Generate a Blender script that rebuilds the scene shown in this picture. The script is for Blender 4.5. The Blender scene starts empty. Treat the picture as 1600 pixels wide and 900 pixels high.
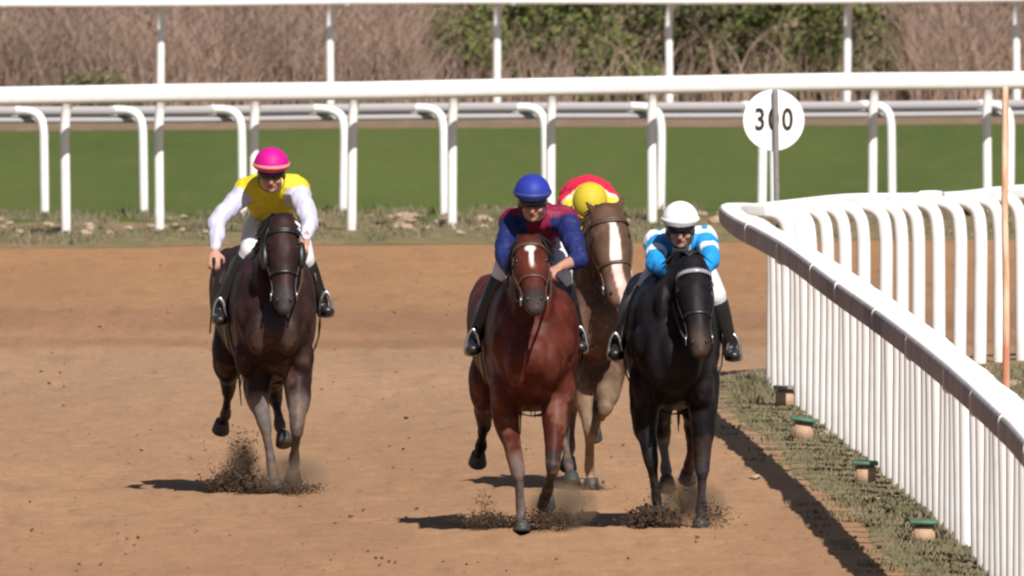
import bpy, bmesh, math, random
import numpy as np
from mathutils import Vector, Matrix, noise
random.seed(11); rng = np.random.default_rng(5)
V = Vector
R = math.radians
S = bpy.context.scene
C = S.collection

# ------------------------------------------------------------------ camera
H = 5.5; FPX = 55650.0; YH = -634.0          # camera height, focal length in photo pixels, horizon row
cam = bpy.data.cameras.new('camera'); cam_o = bpy.data.objects.new('camera', cam); C.objects.link(cam_o)
cam.sensor_width = 36; cam.lens = 36*FPX/1600
cam_o.location = (0, 0, H)
cam_o.rotation_euler = (math.pi/2 - math.atan((450-YH)/FPX), 0, 0)
cam.clip_start = 1; cam.clip_end = 6000
cam.dof.use_dof = True; cam.dof.focus_distance = 214; cam.dof.aperture_fstop = 22
S.camera = cam_o
# ------------------------------------------------------------------ sky, sun, exposure
SUN_EL, SUN_AZ = 44, 19                       # azimuth: degrees to the right of straight behind the camera
w = bpy.data.worlds.new('World'); S.world = w; w.use_nodes = True
nt = w.node_tree; bg = nt.nodes['Background']
sky = nt.nodes.new('ShaderNodeTexSky'); sky.sky_type = 'NISHITA'; sky.sun_disc = False
sky.sun_elevation = R(SUN_EL); sky.sun_rotation = R(180-SUN_AZ)
nt.links.new(sky.outputs[0], bg.inputs[0]); bg.inputs[1].default_value = 0.05
sl = bpy.data.lights.new('sun', 'SUN'); sl.energy = 5.0; sl.angle = R(0.53); sl.color = (1, .95, .87)
so = bpy.data.objects.new('sun', sl); C.objects.link(so); so.location = (60, -60, 90)
sd = V((math.sin(R(SUN_AZ))*math.cos(R(SUN_EL)), -math.cos(R(SUN_AZ))*math.cos(R(SUN_EL)), math.sin(R(SUN_EL))))
so.rotation_euler = sd.to_track_quat('Z', 'Y').to_euler()
S.view_settings.view_transform = 'Standard'; S.view_settings.look = 'None'
S.view_settings.exposure = 0.34; S.view_settings.gamma = 1; S.view_settings.use_curve_mapping = False
S.render.engine = 'CYCLES'
S.cycles.max_bounces = 6; S.cycles.filter_width = 2.3; S.cycles.use_denoising = True

# ------------------------------------------------------------------ pixel <-> world
def P(px, py, Y):
    return V(((px-800)*Y/FPX, Y, H-(py-YH)*Y/FPX))
def G(px, py):
    Y = FPX*H/(py-YH); return V(((px-800)*Y/FPX, Y, 0))

# ------------------------------------------------------------------ materials
def nodes(m):
    m.use_nodes = True; t = m.node_tree; return t, t.nodes['Principled BSDF'], t.nodes, t.links
def mat(name, col, rough=.6, var=.12, scale=30, bump=0., metal=0., spec=.5, detail=4, col2=None, sheen=0.):
    m = bpy.data.materials.new(name); t, b, N, L = nodes(m)
    b.inputs['Roughness'].default_value = rough; b.inputs['Metallic'].default_value = metal
    b.inputs['Specular IOR Level'].default_value = spec
    b.inputs['Sheen Weight'].default_value = sheen
    tc = N.new('ShaderNodeTexCoord'); nz = N.new('ShaderNodeTexNoise'); nz.inputs['Scale'].default_value = scale
    nz.inputs['Detail'].default_value = detail; L.new(tc.outputs['Object'], nz.inputs['Vector'])
    rp = N.new('ShaderNodeValToRGB'); rp.color_ramp.elements[0].position = .3; rp.color_ramp.elements[1].position = .7
    c2 = col2 or [c*(1+var) for c in col]
    c1 = [c*(1-var) for c in col] if not col2 else col
    rp.color_ramp.elements[0].color = (*c1, 1); rp.color_ramp.elements[1].color = (*c2, 1)
    L.new(nz.outputs['Fac'], rp.inputs[0]); L.new(rp.outputs[0], b.inputs['Base Color'])
    if bump:
        bp = N.new('ShaderNodeBump'); bp.inputs['Strength'].default_value = bump; bp.inputs['Distance'].default_value = .01
        n2 = N.new('ShaderNodeTexNoise'); n2.inputs['Scale'].default_value = scale*4; L.new(tc.outputs['Object'], n2.inputs['Vector'])
        L.new(n2.outputs['Fac'], bp.inputs['Height']); L.new(bp.outputs[0], b.inputs['Normal'])
    return m
def attr_mat(name, rough=.5, spec=.4, var=.15, scale=25, bump=.2, sheen=0., bscale=120):
    m = bpy.data.materials.new(name); t, b, N, L = nodes(m)
    b.inputs['Roughness'].default_value = rough; b.inputs['Specular IOR Level'].default_value = spec
    b.inputs['Sheen Weight'].default_value = sheen
    a = N.new('ShaderNodeAttribute'); a.attribute_name = 'Col'
    tc = N.new('ShaderNodeTexCoord'); nz = N.new('ShaderNodeTexNoise'); nz.inputs['Scale'].default_value = scale
    nz.inputs['Detail'].default_value = 5; L.new(tc.outputs['Object'], nz.inputs['Vector'])
    mr = N.new('ShaderNodeMapRange'); mr.inputs[1].default_value = .3; mr.inputs[2].default_value = .7
    mr.inputs[3].default_value = 1-var; mr.inputs[4].default_value = 1+var; L.new(nz.outputs['Fac'], mr.inputs[0])
    vm = N.new('ShaderNodeVectorMath'); vm.operation = 'SCALE'; L.new(a.outputs['Color'], vm.inputs[0]); L.new(mr.outputs[0], vm.inputs['Scale'])
    L.new(vm.outputs[0], b.inputs['Base Color'])
    n2 = N.new('ShaderNodeTexNoise'); n2.inputs['Scale'].default_value = bscale; L.new(tc.outputs['Object'], n2.inputs['Vector'])
    bp = N.new('ShaderNodeBump'); bp.inputs['Strength'].default_value = bump; bp.inputs['Distance'].default_value = .008
    L.new(n2.outputs['Fac'], bp.inputs['Height']); L.new(bp.outputs[0], b.inputs['Normal'])
    return m
M = {}
M['coat'] = attr_mat('horse_coat', .52, .13, .2, 9, .15, 0.0)
M['skin'] = attr_mat('skin', .55, .4, .06, 40, .1)
M['silk'] = attr_mat('racing_silk', .55, .25, .05, 18, .9, 0.0, 18)
M['cloth_white'] = mat('breeches_cloth', (.66, .66, .70), .7, .05, 30, .3)
M['boot'] = mat('boot_leather', (.018, .016, .018), .35, .2, 40, .1)
M['leather'] = mat('brown_leather', (.07, .035, .02), .5, .2, 60, .1)
M['black_leather'] = mat('black_leather', (.012, .011, .012), .4, .2, 60, .1)
M['metal'] = mat('steel', (.42, .42, .44), .35, .05, 60, 0, 1)
M['hoof'] = mat('hoof_horn', (.045, .04, .038), .6, .25, 60, .2)
M['hair'] = mat('horse_hair', (.008, .007, .008), .6, .3, 90, .3)
M['hair_brown'] = mat('brown_horse_hair', (.07, .035, .02), .6, .3, 90, .3)
M['goggle'] = mat('goggle_lens', (.015, .015, .02), .12, .1, 30)
M['eye'] = mat('eye', (.01, .007, .006), .08, .1, 30)
M['grass'] = mat('verge_grass', (.105, .105, .055), .85, .3, 2, 0, 0, .1, 5, (.21, .17, .115))
M['stone'] = mat('pale_stone', (.25, .17, .12), .9, .2, 12, .6, 0, .2, 6, (.46, .34, .24))
M['clod'] = mat('moist_soil', (.065, .042, .03), .95, .25, 20, .4, 0, .1)
M['crumb'] = mat('soil_crumb', (.25, .145, .083), .95, .3, 20, .4, 0, .1)
M['lid'] = mat('green_lid', (.05, .13, .08), .6, .2, 20, .2)
M['block'] = mat('tan_block', (.42, .27, .18), .9, .15, 20, .4)
M['black_paint'] = mat('black_paint', (.012, .012, .014), .5, .1, 20)
M['grey_pole'] = mat('grey_pole', (.2, .19, .185), .7, .15, 30, .2)

def white_pvc(name, c=(.8, .79, .8), side_shade=False):
    m = bpy.data.materials.new(name); t, b, N, L = nodes(m)
    b.inputs['Roughness'].default_value = .85; b.inputs['Specular IOR Level'].default_value = .04
    tc = N.new('ShaderNodeTexCoord'); g = N.new('ShaderNodeNewGeometry'); sx = N.new('ShaderNodeSeparateXYZ')
    L.new(g.outputs['Position'], sx.inputs[0])
    nz = N.new('ShaderNodeTexNoise'); nz.inputs['Scale'].default_value = 6; nz.inputs['Detail'].default_value = 6; L.new(tc.outputs['Object'], nz.inputs['Vector'])
    mr = N.new('ShaderNodeMapRange'); mr.inputs[1].default_value = .02; mr.inputs[2].default_value = .2; mr.inputs[3].default_value = .55; mr.inputs[4].default_value = 0
    L.new(sx.outputs['Z'], mr.inputs[0])
    mm = N.new('ShaderNodeMath'); mm.operation = 'MULTIPLY'; L.new(mr.outputs[0], mm.inputs[0]); L.new(nz.outputs['Fac'], mm.inputs[1])
    mr2 = N.new('ShaderNodeMapRange'); mr2.inputs[1].default_value = .5; mr2.inputs[2].default_value = .8; mr2.inputs[3].default_value = 0; mr2.inputs[4].default_value = .25; L.new(nz.outputs['Fac'], mr2.inputs[0])
    ad = N.new('ShaderNodeMath'); L.new(mm.outputs[0], ad.inputs[0]); L.new(mr2.outputs[0], ad.inputs[1])
    mx = N.new('ShaderNodeMix'); mx.data_type = 'RGBA'; mx.inputs[6].default_value = (*c, 1); mx.inputs[7].default_value = (.5, .4, .3, 1)
    L.new(ad.outputs[0], mx.inputs[0])
    if side_shade:      # shade of the track-facing side painted in as mottled grey
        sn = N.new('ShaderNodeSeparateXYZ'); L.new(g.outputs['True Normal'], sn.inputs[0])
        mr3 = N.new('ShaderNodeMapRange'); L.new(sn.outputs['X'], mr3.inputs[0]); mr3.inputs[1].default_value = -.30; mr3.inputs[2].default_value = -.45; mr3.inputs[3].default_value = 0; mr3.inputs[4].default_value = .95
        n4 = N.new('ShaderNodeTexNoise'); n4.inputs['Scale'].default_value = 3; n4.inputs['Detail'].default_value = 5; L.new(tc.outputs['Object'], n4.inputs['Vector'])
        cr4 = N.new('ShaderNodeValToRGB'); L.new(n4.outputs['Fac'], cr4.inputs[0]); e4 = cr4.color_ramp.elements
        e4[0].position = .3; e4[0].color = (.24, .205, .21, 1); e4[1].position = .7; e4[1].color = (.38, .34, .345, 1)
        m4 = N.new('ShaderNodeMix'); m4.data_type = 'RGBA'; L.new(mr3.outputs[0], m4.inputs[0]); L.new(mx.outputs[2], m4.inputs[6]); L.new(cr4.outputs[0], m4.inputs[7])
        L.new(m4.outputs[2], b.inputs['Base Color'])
    else: L.new(mx.outputs[2], b.inputs['Base Color'])
    return m
M['pvc_near'] = white_pvc('side_shaded_rail_plastic', (.82, .81, .82), True)  # near rail: white, with shade painted onto its track side
M['pvc'] = white_pvc('white_rail_plastic')
M['pvc_grey'] = white_pvc('grey_rail_plastic', (.36, .34, .36))  # plain grey base colour for the lower rail

# ------------------------------------------------------------------ object helpers
def tag(o, label=None, cat=None, group=None, kind=None):
    if label: o['label'] = label
    if cat: o['category'] = cat
    if group: o['group'] = group
    if kind: o['kind'] = kind
    return o
def empty(name, loc, label, cat, group=None):
    o = bpy.data.objects.new(name, None); C.objects.link(o); o.location = loc; o.empty_display_size = .2
    return tag(o, label, cat, group)
def link_mesh(name, me, m, parent=None, world=True, smooth=True):
    o = bpy.data.objects.new(name, me); C.objects.link(o)
    if m is not None: me.materials.append(m)
    if parent is not None:
        o.parent = parent
        if world: me.transform(Matrix.Translation(-parent.location))
    if smooth: me.polygons.foreach_set('use_smooth', [True]*len(me.polygons))
    return o
def bm_obj(name, bm, m, parent=None, smooth=True, world=True):
    bmesh.ops.recalc_face_normals(bm, faces=bm.faces)
    me = bpy.data.meshes.new(name); bm.to_mesh(me); bm.free()
    return link_mesh(name, me, m, parent, world, smooth)
def catmull(pts, sub):
    out = []; n = len(pts)
    for i in range(n-1):
        p0 = pts[max(i-1, 0)]; p1 = pts[i]; p2 = pts[i+1]; p3 = pts[min(i+2, n-1)]
        for k in range(sub):
            t = k/sub; t2 = t*t; t3 = t2*t
            out.append(.5*((2*p1)+(-p0+p2)*t+(2*p0-5*p1+4*p2-p3)*t2+(-p0+3*p1-3*p2+p3)*t3))
    out.append(pts[-1]); return out
def tube(bm, pts, rad, seg=14, sub=4, ref=V((1, 0, 0)), cap=True, power=1., flat=False):
    A = [np.array([*p, *(r if isinstance(r, (tuple, list)) else (r, r))], float) for p, r in zip(pts, rad)]
    if sub > 1: A = catmull(A, sub)
    pp = [V(a[:3]) for a in A]; rr = [(max(a[3], .0005), max(a[4], .0005)) for a in A]
    n = len(pp); rings = []; fr = []
    for i in range(n):
        t = (pp[min(i+1, n-1)]-pp[max(i-1, 0)]).normalized()
        u = ref - t*ref.dot(t)
        if u.length < .25: u = V((0, 1, 0)) - t*t.y
        u.normalize(); fr.append((t, u, t.cross(u).normalized()))
    def ring(p, u, v, a, b):
        r = []
        for k in range(seg):
            th = 2*math.pi*k/seg; c, s = math.cos(th), math.sin(th)
            if power != 1: c = math.copysign(abs(c)**power, c); s = math.copysign(abs(s)**power, s)
            r.append(bm.verts.new(p+u*(a*c)+v*(b*s)))
        return r
    if cap and not flat:
        t, u, v = fr[0]; a, b = rr[0]; q = min(a, b)
        for ph in (75, 50, 25): rings.append(ring(pp[0]-t*q*math.sin(R(ph)), u, v, a*math.cos(R(ph)), b*math.cos(R(ph))))
    for p, (t, u, v), (a, b) in zip(pp, fr, rr): rings.append(ring(p, u, v, a, b))
    if cap and not flat:
        t, u, v = fr[-1]; a, b = rr[-1]; q = min(a, b)
        for ph in (25, 50, 75): rings.append(ring(pp[-1]+t*q*math.sin(R(ph)), u, v, a*math.cos(R(ph)), b*math.cos(R(ph))))
    for r1, r2 in zip(rings, rings[1:]):
        for k in range(seg): bm.faces.new((r1[k], r1[(k+1) % seg], r2[(k+1) % seg], r2[k]))
    if cap: bm.faces.new(rings[0][::-1]); bm.faces.new(rings[-1])
def ell(bm, c, r, rot=None, seg=16):
    m = Matrix.Translation(c) @ (rot.to_4x4() if rot else Matrix()) @ Matrix.Diagonal((*r, 1))
    bmesh.ops.create_uvsphere(bm, u_segments=seg, v_segments=seg//2+2, radius=1, matrix=m)
def box(bm, c, s, rot=None):
    m = Matrix.Translation(c) @ (rot.to_4x4() if rot else Matrix()) @ Matrix.Diagonal((*s, 1))
    return bmesh.ops.create_cube(bm, size=1, matrix=m)
def fuse(bm, voxel, smooth=5, fac=.5):
    bmesh.ops.recalc_face_normals(bm, faces=bm.faces)
    me = bpy.data.meshes.new('t'); bm.to_mesh(me); bm.free()
    o = bpy.data.objects.new('t', me); C.objects.link(o)
    r = o.modifiers.new('r', 'REMESH'); r.mode = 'VOXEL'; r.voxel_size = voxel
    s = o.modifiers.new('s', 'SMOOTH'); s.factor = fac; s.iterations = smooth
    dg = bpy.context.evaluated_depsgraph_get(); dg.update()
    m2 = bpy.data.meshes.new_from_object(o.evaluated_get(dg))
    bpy.data.objects.remove(o); bpy.data.meshes.remove(me)
    return m2
def verts(me):
    a = np.empty(len(me.vertices)*3); me.vertices.foreach_get('co', a); return a.reshape(-1, 3)
def wrinkle(me, co, fn):
    nr = np.empty(len(co)*3); me.vertex_normals.foreach_get('vector', nr); nr = nr.reshape(-1, 3)
    d = np.array([fn(c_) for c_ in co.tolist()])
    me.vertices.foreach_set('co', (co+nr*d[:, None]).ravel()); me.update()
def set_col(me, col):
    at = me.color_attributes.new('Col', 'FLOAT_COLOR', 'POINT')
    d = np.ones((len(col), 4)); d[:, :3] = col; at.data.foreach_set('color', d.ravel())
def ss(a, b, x):
    t = np.clip((x-a)/(b-a), 0, 1); return t*t*(3-2*t)
def seg_param(co, chain):
    """distance to polyline and arc parameter (in joint units)"""
    best = np.full(len(co), 1e9); par = np.zeros(len(co))
    for i in range(len(chain)-1):
        a = np.array(chain[i]); b = np.array(chain[i+1]); d = b-a
        t = np.clip(((co-a)@d)/max(d@d, 1e-9), 0, 1)
        ds = np.linalg.norm(co-(a+t[:, None]*d), axis=1)
        m = ds < best; best[m] = ds[m]; par[m] = i+t[m]
    return best, par

# ------------------------------------------------------------------ ground sheets
def mixc(L, N, fac, a, b):
    mx = N.new('ShaderNodeMix'); mx.data_type = 'RGBA'
    for s, i in ((fac, 0), (a, 6), (b, 7)):
        if isinstance(s, tuple): mx.inputs[i].default_value = (*s, 1)
        elif isinstance(s, (int, float)): mx.inputs[i].default_value = s
        else: L.new(s, mx.inputs[i])
    return mx.outputs[2]
def ground_mat(name, c1, c2, c3, sc=1., bumpd=.03, stretch=(1, .25, 1), bands=False, rough=.95):
    m = bpy.data.materials.new(name); t, b, N, L = nodes(m)
    b.inputs['Roughness'].default_value = rough; b.inputs['Specular IOR Level'].default_value = .15
    tc = N.new('ShaderNodeTexCoord'); mp = N.new('ShaderNodeMapping'); mp.inputs['Scale'].default_value = stretch
    L.new(tc.outputs['Object'], mp.inputs[0])
    def nz(s, d=6, v=None):
        n = N.new('ShaderNodeTexNoise'); n.inputs['Scale'].default_value = s*sc; n.inputs['Detail'].default_value = d
        n.inputs['Roughness'].default_value = .6
        L.new(mp.outputs[0], n.inputs['Vector']); return n.outputs['Fac']
    def mr(x, a, b_, c=0, d=1):
        r = N.new('ShaderNodeMapRange'); L.new(x, r.inputs[0])
        for i, v in zip((1, 2, 3, 4), (a, b_, c, d)): r.inputs[i].default_value = v
        return r.outputs[0]
    col = mixc(L, N, mr(nz(.5), .35, .65), c1, c2)
    col = mixc(L, N, mr(nz(3.5), .50, .72, 0, .85), col, c3)
    if bands:
        sx = N.new('ShaderNodeSeparateXYZ'); L.new(tc.outputs['Object'], sx.inputs[0])
        wv = N.new('ShaderNodeTexNoise'); wv.inputs['Scale'].default_value = .35; wv.inputs['Detail'].default_value = 3
        L.new(mp.outputs[0], wv.inputs['Vector'])
        ad = N.new('ShaderNodeMath'); ad.operation = 'MULTIPLY_ADD'; L.new(wv.outputs['Fac'], ad.inputs[0]); ad.inputs[1].default_value = 3.; L.new(sx.outputs['Y'], ad.inputs[2])
        cr = N.new('ShaderNodeValToRGB'); L.new(mr(ad.outputs[0], 200, 310), cr.inputs[0]); e = cr.color_ramp.elements
        # soil colour across the length of the track: near light, darker bands along the harrow ridges, then orange beyond
        stops = [(0, (.33, .18, .10)), (.25, (.34, .20, .115)), (.46, (.35, .222, .142)), (.555, (.34, .215, .135)), (.568, (.22, .12, .065)), (.585, (.24, .13, .07)),
                 (.60, (.33, .18, .10)), (.625, (.235, .12, .066)), (.675, (.23, .118, .064)), (.70, (.33, .172, .082)), (1, (.37, .185, .082))]
        e[0].position = stops[0][0]; e[0].color = (*stops[0][1], 1); e[1].position = 1; e[1].color = (*stops[-1][1], 1)
        for p_, c_ in stops[1:-1]:
            q = e.new(p_); q.color = (*c_, 1)
        col = mixc(L, N, .55, col, cr.outputs[0])
        col = mixc(L, N, mr(nz(9., 3), .62, .72, 0, .4), col, (.17, .1, .06))
    fine = nz(22, 4)
    col = mixc(L, N, mr(fine, .35, .7, 0, .22), col, tuple(x*.5 for x in c1))
    L.new(col, b.inputs['Base Color'])
    n3n = N.new('ShaderNodeTexNoise'); n3n.inputs['Scale'].default_value = 12*sc; n3n.inputs['Detail'].default_value = 6; L.new(tc.outputs['Object'], n3n.inputs['Vector']); n3 = n3n.outputs['Fac']; bp = N.new('ShaderNodeBump'); bp.inputs['Distance'].default_value = bumpd; bp.inputs['Strength'].default_value = .8
    L.new(n3, bp.inputs['Height']); L.new(bp.outputs[0], b.inputs['Normal'])
    return m
M['track'] = ground_mat('dirt_track', (.28, .158, .085), (.40, .232, .125), (.22, .118, .066), 1, .012, (1, .075, 1), True)
M['turf'] = ground_mat('turf', (.074, .103, .022), (.102, .128, .027), (.118, .118, .036), .8, .01, (1, .05, 1))
M['strip'] = ground_mat('rubble_verge', (.17, .15, .07), (.3, .2, .12), (.1, .12, .04), 2.6, .02, (1, .09, 1))
M['earth'] = ground_mat('dry_earth', (.3, .2, .13), (.24, .17, .1), (.18, .14, .07), .6, .03, (1, .5, 1))
M['brown'] = ground_mat('brown_verge', (.26, .17, .12), (.2, .15, .09), (.3, .22, .15), 1.4, .04, (1, .08, 1))

def sheet(name, poly, m, z, kind='structure'):
    bm = bmesh.new(); bm.faces.new([bm.verts.new((p[0], p[1], z)) for p in poly])
    bmesh.ops.triangulate(bm, faces=bm.faces)
    o = bm_obj(name, bm, m, smooth=False); return tag(o, kind=kind)
sheet('ground', [(-2500, -300), (2500, -300), (2500, 4500), (-2500, 4500)], M['earth'], -.06)

def line_y(a, b, X):          # Y on the line through ground points a,b at X
    return a.y+(b.y-a.y)*(X-a.x)/(b.x-a.x)
e1, e2 = G(0, 388), G(1600, 374)         # far edge of the dirt
t1, t2 = G(0, 349), G(1600, 334)         # near edge of the turf
u1, u2 = G(0, 206), G(1600, 196)         # far edge of the turf
XL, XR = -70, 70
# the displaced dirt near the horses: fine grid
def dirt_height(x, y):
    v = .011*noise.noise(V((x*1.6, y*.5, 0))) + .012*noise.noise(V((x*5, y*1.4, 3))) + .010*noise.noise(V((x*14, y*4.5, 7)))
    v += .02*max(0, noise.noise(V((x*.7, y*.22, 9)))-.1)
    h = noise.noise(V((x*7.5, y*2.6, 20)))      # hoof pits
    if h > .26: v -= .10*(h-.26)
    xr = float(np.interp(y, [182, 209, 230, 243, 250], [2.62, 2.25, 1.86, 1.59, 1.5]))
    return v*1.55*(1-.97*min(1, max(0, (x-xr+.34)/.16))*(y < 250))+.02*noise.noise(V((x*9, y*.9, 41)))*max(0, 1-abs(x-xr+.5)/.28)*(y < 250)
bm = bmesh.new()
xs = np.arange(-8.5, 9.01, .075); ys = np.concatenate([np.arange(185, 252, .16), np.arange(252, 300.5, .33)])
grid = [[bm.verts.new((x, y, dirt_height(x, y)*min(1, (x+8.5)/.5, (9-x)/.5, (y-185)/2, max(0, (300-y)/6)))) for x in xs] for y in ys]
for j in range(len(ys)-1):
    for i in range(len(xs)-1):
        bm.faces.new((grid[j][i], grid[j][i+1], grid[j+1][i+1], grid[j+1][i]))
yl = float(ys[-1]); YB = 330
for q in ([(XL, 60), (-8.5, 60), (-8.5, yl), (XL, yl)], [(9, 60), (XR, 60), (XR, yl), (9, yl)], [(-8.5, 60), (9, 60), (9, 185), (-8.5, 185)],
          [(XL, yl), (XR, yl), (XR, YB), (XL, YB)]):
    bm.faces.new([bm.verts.new((x, y, 0 if y < YB else -.0)) for x, y in q])
tag(bm_obj('dirt_track', bm, M['track']), kind='structure')
zs = .008
def band(name, a1, a2, b1, b2, m, z):
    xx = [XL, -30, -15]+list(np.arange(-9, 9.1, .22))+[15, 30, XR]
    j = lambda x, k: .55*noise.noise(V((x*.9, k, z*500)))+.35*noise.noise(V((x*3.1, k, 7)))
    A_ = [(x, line_y(a1, a2, x)+j(x, 1)) for x in xx]; B_ = [(x, line_y(b1, b2, x)+.8) for x in xx]
    bm = bmesh.new(); va = [bm.verts.new((x, y, z)) for x, y in A_]; vb = [bm.verts.new((x, y, z)) for x, y in B_]
    for k in range(len(va)-1): bm.faces.new((va[k], va[k+1], vb[k+1], vb[k]))
    tag(bm_obj(name, bm, m, smooth=False), kind='structure')
band('rubble_verge', e1, e2, t1, t2, M['strip'], .003)
band('turf_course', t1, t2, u1, u2, M['turf'], .006)
k1, k2 = G(0, 120), G(1600, 120)
band('brown_verge', u1, u2, k1, k2, M['brown'], .009)
# earth bank behind the reeds
bm = bmesh.new()
rows = [(388, 0), (392, .8), (397, 2.4), (404, 4.2), (415, 5.2), (470, 6)]
g2 = [[bm.verts.new((x, y, z+.25*noise.noise(V((x*.3, y*.3, 1)))*(z > 0))) for x in range(-80, 81, 2)] for y, z in rows]
for a, b in zip(g2, g2[1:]):
    for i in range(len(a)-1): bm.faces.new((a[i], a[i+1], b[i+1], b[i]))
tag(bm_obj('earth_bank', bm, M['brown']), kind='structure')

# ------------------------------------------------------------------ running rails
def rail_mesh(pts, a, b, collar=None, power=.72, wav=0.):
    bm = bmesh.new()
    P2 = []
    for i, p in enumerate(pts): P2.append(p+V((0, 0, wav*math.sin(i*2.1))))
    tube(bm, P2, [(a, b) if not callable(a) else a(p) for p in P2], seg=20 if power > .5 else 48, sub=3, ref=V((1, 0, 0)) if abs((pts[-1]-pts[0]).normalized().x) < .9 else V((0, 1, 0)), power=power, flat=True)
    return bm
def resample(pts, step):
    out = [pts[0].copy()]; acc = 0
    for a, b in zip(pts, pts[1:]):
        L_ = (b-a).length; d = step-acc
        while d <= L_: out.append(a+(b-a)*(d/L_)); d += step
        acc = L_-(d-step)
    return out
def goose(bm, base, rail_pt, r=.04, lean=0., power=1.):
    """post straight up from base, its neck bending over to the rail point"""
    hz = rail_pt.z; d = V((rail_pt.x-base.x, rail_pt.y-base.y, 0))
    j = V((random.uniform(-.012, .012), random.uniform(-.012, .012), 0))
    pts = [V((base.x, base.y, -.06)), V((base.x, base.y, hz*.35))+j*.5, V((base.x, base.y, hz*.68))+j,
           V((base.x, base.y, hz*.83))+j+d*.02, V((base.x, base.y, hz*.935))+j+d*.12, V((base.x, base.y, hz*.99))+d*.44, V((base.x, base.y, hz))+d*.97]
    tube(bm, pts, [r]*7, seg=12, sub=3, ref=V((1, .3, 0)).normalized())
def build_rail_fence(name, label, pts_rail, post_pairs, a, b, r, m, rm=None, afn=None, collars=(), joint=True, power=.72, groove=False):
    root = empty(name, (post_pairs[0][0].x, post_pairs[0][0].y, 0), label, 'fence')
    bm = rail_mesh(pts_rail, afn or a, b if not groove else b*.52, power=power)
    if groove:
        b2 = rail_mesh([p+V((.01, -.005, -.085)) for p in pts_rail], a*.9, b*.34, power=power); me_ = bpy.data.meshes.new('x'); b2.to_mesh(me_); b2.free()
        bm.from_mesh(me_); bpy.data.meshes.remove(me_)
        b2 = rail_mesh([p+V((0, .02, -.045)) for p in pts_rail], a*.4, b*.7, power=1); me_ = bpy.data.meshes.new('x'); b2.to_mesh(me_); b2.free()
        bm.from_mesh(me_); bpy.data.meshes.remove(me_)
    bm_obj('rail', bm, rm or m, root)
    for c, t, ca, cb in collars:
        bm = bmesh.new(); tube(bm, [c-t*.09, c+t*.09], [(ca, cb)]*2, seg=48, sub=1, power=power, flat=True); bm_obj('rail_sleeve', bm, rm or m, root)
    for base, rp in post_pairs:
        bm = bmesh.new(); goose(bm, base, rp, r); bm_obj('post', bm, m, root)
        if joint:
            bm = bmesh.new(); box(bm, rp+V((0, 0, -.01)), (.07, .07, .09)); bm_obj('bracket', bm, m, root)
    return root

def straight_fence(name, label, y0, y1, z, off, pxs, a, b, r, m, ext=1.6, groove=False, rm=None):
    A = P(0, y0, 1); s0 = (y0-YH)/(H-z); s1 = (y1-YH)/(H-z)
    A = V((-800/s0, FPX/s0, z)); B = V((800/s1, FPX/s1, z)); d = (B-A)
    prs = []
    for px in pxs:
        # the post foot is seen at px: base = A + d*t - off
        lo, hi = -.5, 1.5
        for _ in range(40):
            t = (lo+hi)/2; q = A+d*t-off
            if 800+FPX*q.x/q.y < px: lo = t
            else: hi = t
        prs.append(A+d*t)
    st = (prs[-1]-prs[0])/(len(prs)-1)
    prs = [prs[0]-st*k for k in (4, 3, 2, 1)] + prs + [prs[-1]+st*k for k in (1, 2, 3, 4)]
    pairs = [(V((q.x-off.x, q.y-off.y, 0)), V((q.x, q.y, z))) for q in prs]
    ln = 14; pts = [A+d*(-.6+2.2*k/ln)+V((0, 0, random.uniform(-.008, .008))) for k in range(ln+1)]
    return build_rail_fence(name, label, pts, pairs, a, b, r, m, rm=rm, groove=groove)
straight_fence('running_rail', 'thick white rail with posts standing in the stony verge beyond the dirt',
               150, 124, 1.22, V((.27, -.29, 0)), [103, 249, 397, 549, 706, 860, 1019, 1190, 1363, 1543], .058, .078, .042, M['pvc'])
straight_fence('running_rail', 'lower greyish rail on white posts bending left, at the near edge of the turf',
               173, 162, .95, V((-.27, .12, 0)), [70, 225, 379, 536, 694, 853, 1032, 1210, 1394, 1578], .05, .075, .04, M['pvc'], groove=True, rm=M['pvc_grey'])
straight_fence('running_rail', 'farthest white rail, at the top of the picture in front of the dry reeds',
               4, -3, 1.25, V((.16, -.36, 0)), [250, 516, 776, 1046, 1323], .05, .045, .042, M['pvc'])

# near rail and its bend
Z = 1.2
near = [(1900, 1000), (1700, 775), (1600, 680), (1500, 594), (1400, 511), (1320, 452), (1250, 405), (1200, 375), (1165, 353)]
def RP(px, py, z=Z):
    s = (py-YH)/(H-z); return V(((px-800)/s, FPX/s, z))
axis = [RP(*q) for q in near]
axis = [V((4.3, 110, Z)), V((3.5, 140, Z))] + axis[1:]
bend = [RP(1142, 339), RP(1146, 332), RP(1185, 327), RP(1240, 322), RP(1330, 317), RP(1420, 312), RP(1510, 307), RP(1600, 302)]
full = axis+bend
last = full[-1]; d0 = (full[-1]-full[-2]).normalized()
for k in range(1, 9):
    an = -k*.07; dd = V((d0.x*math.cos(an)-d0.y*math.sin(an), d0.x*math.sin(an)+d0.y*math.cos(an), 0)); full.append(full[-1]+dd*3)
def afn(p):
    q = float(ss(240, 250, np.array(p.y))); return (.090*(1-q)+.07*q, .074*(1-q)+.052*q)
fine = resample([V(a) for a in catmull([np.array(p[:]) for p in full], 10)], .1)
def side_off(i, g):
    t = (fine[min(i+3, len(fine)-1)]-fine[max(i-3, 0)]).normalized(); return V((t.y, -t.x, 0))*g
pairs = []; Ys_done = []
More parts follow.
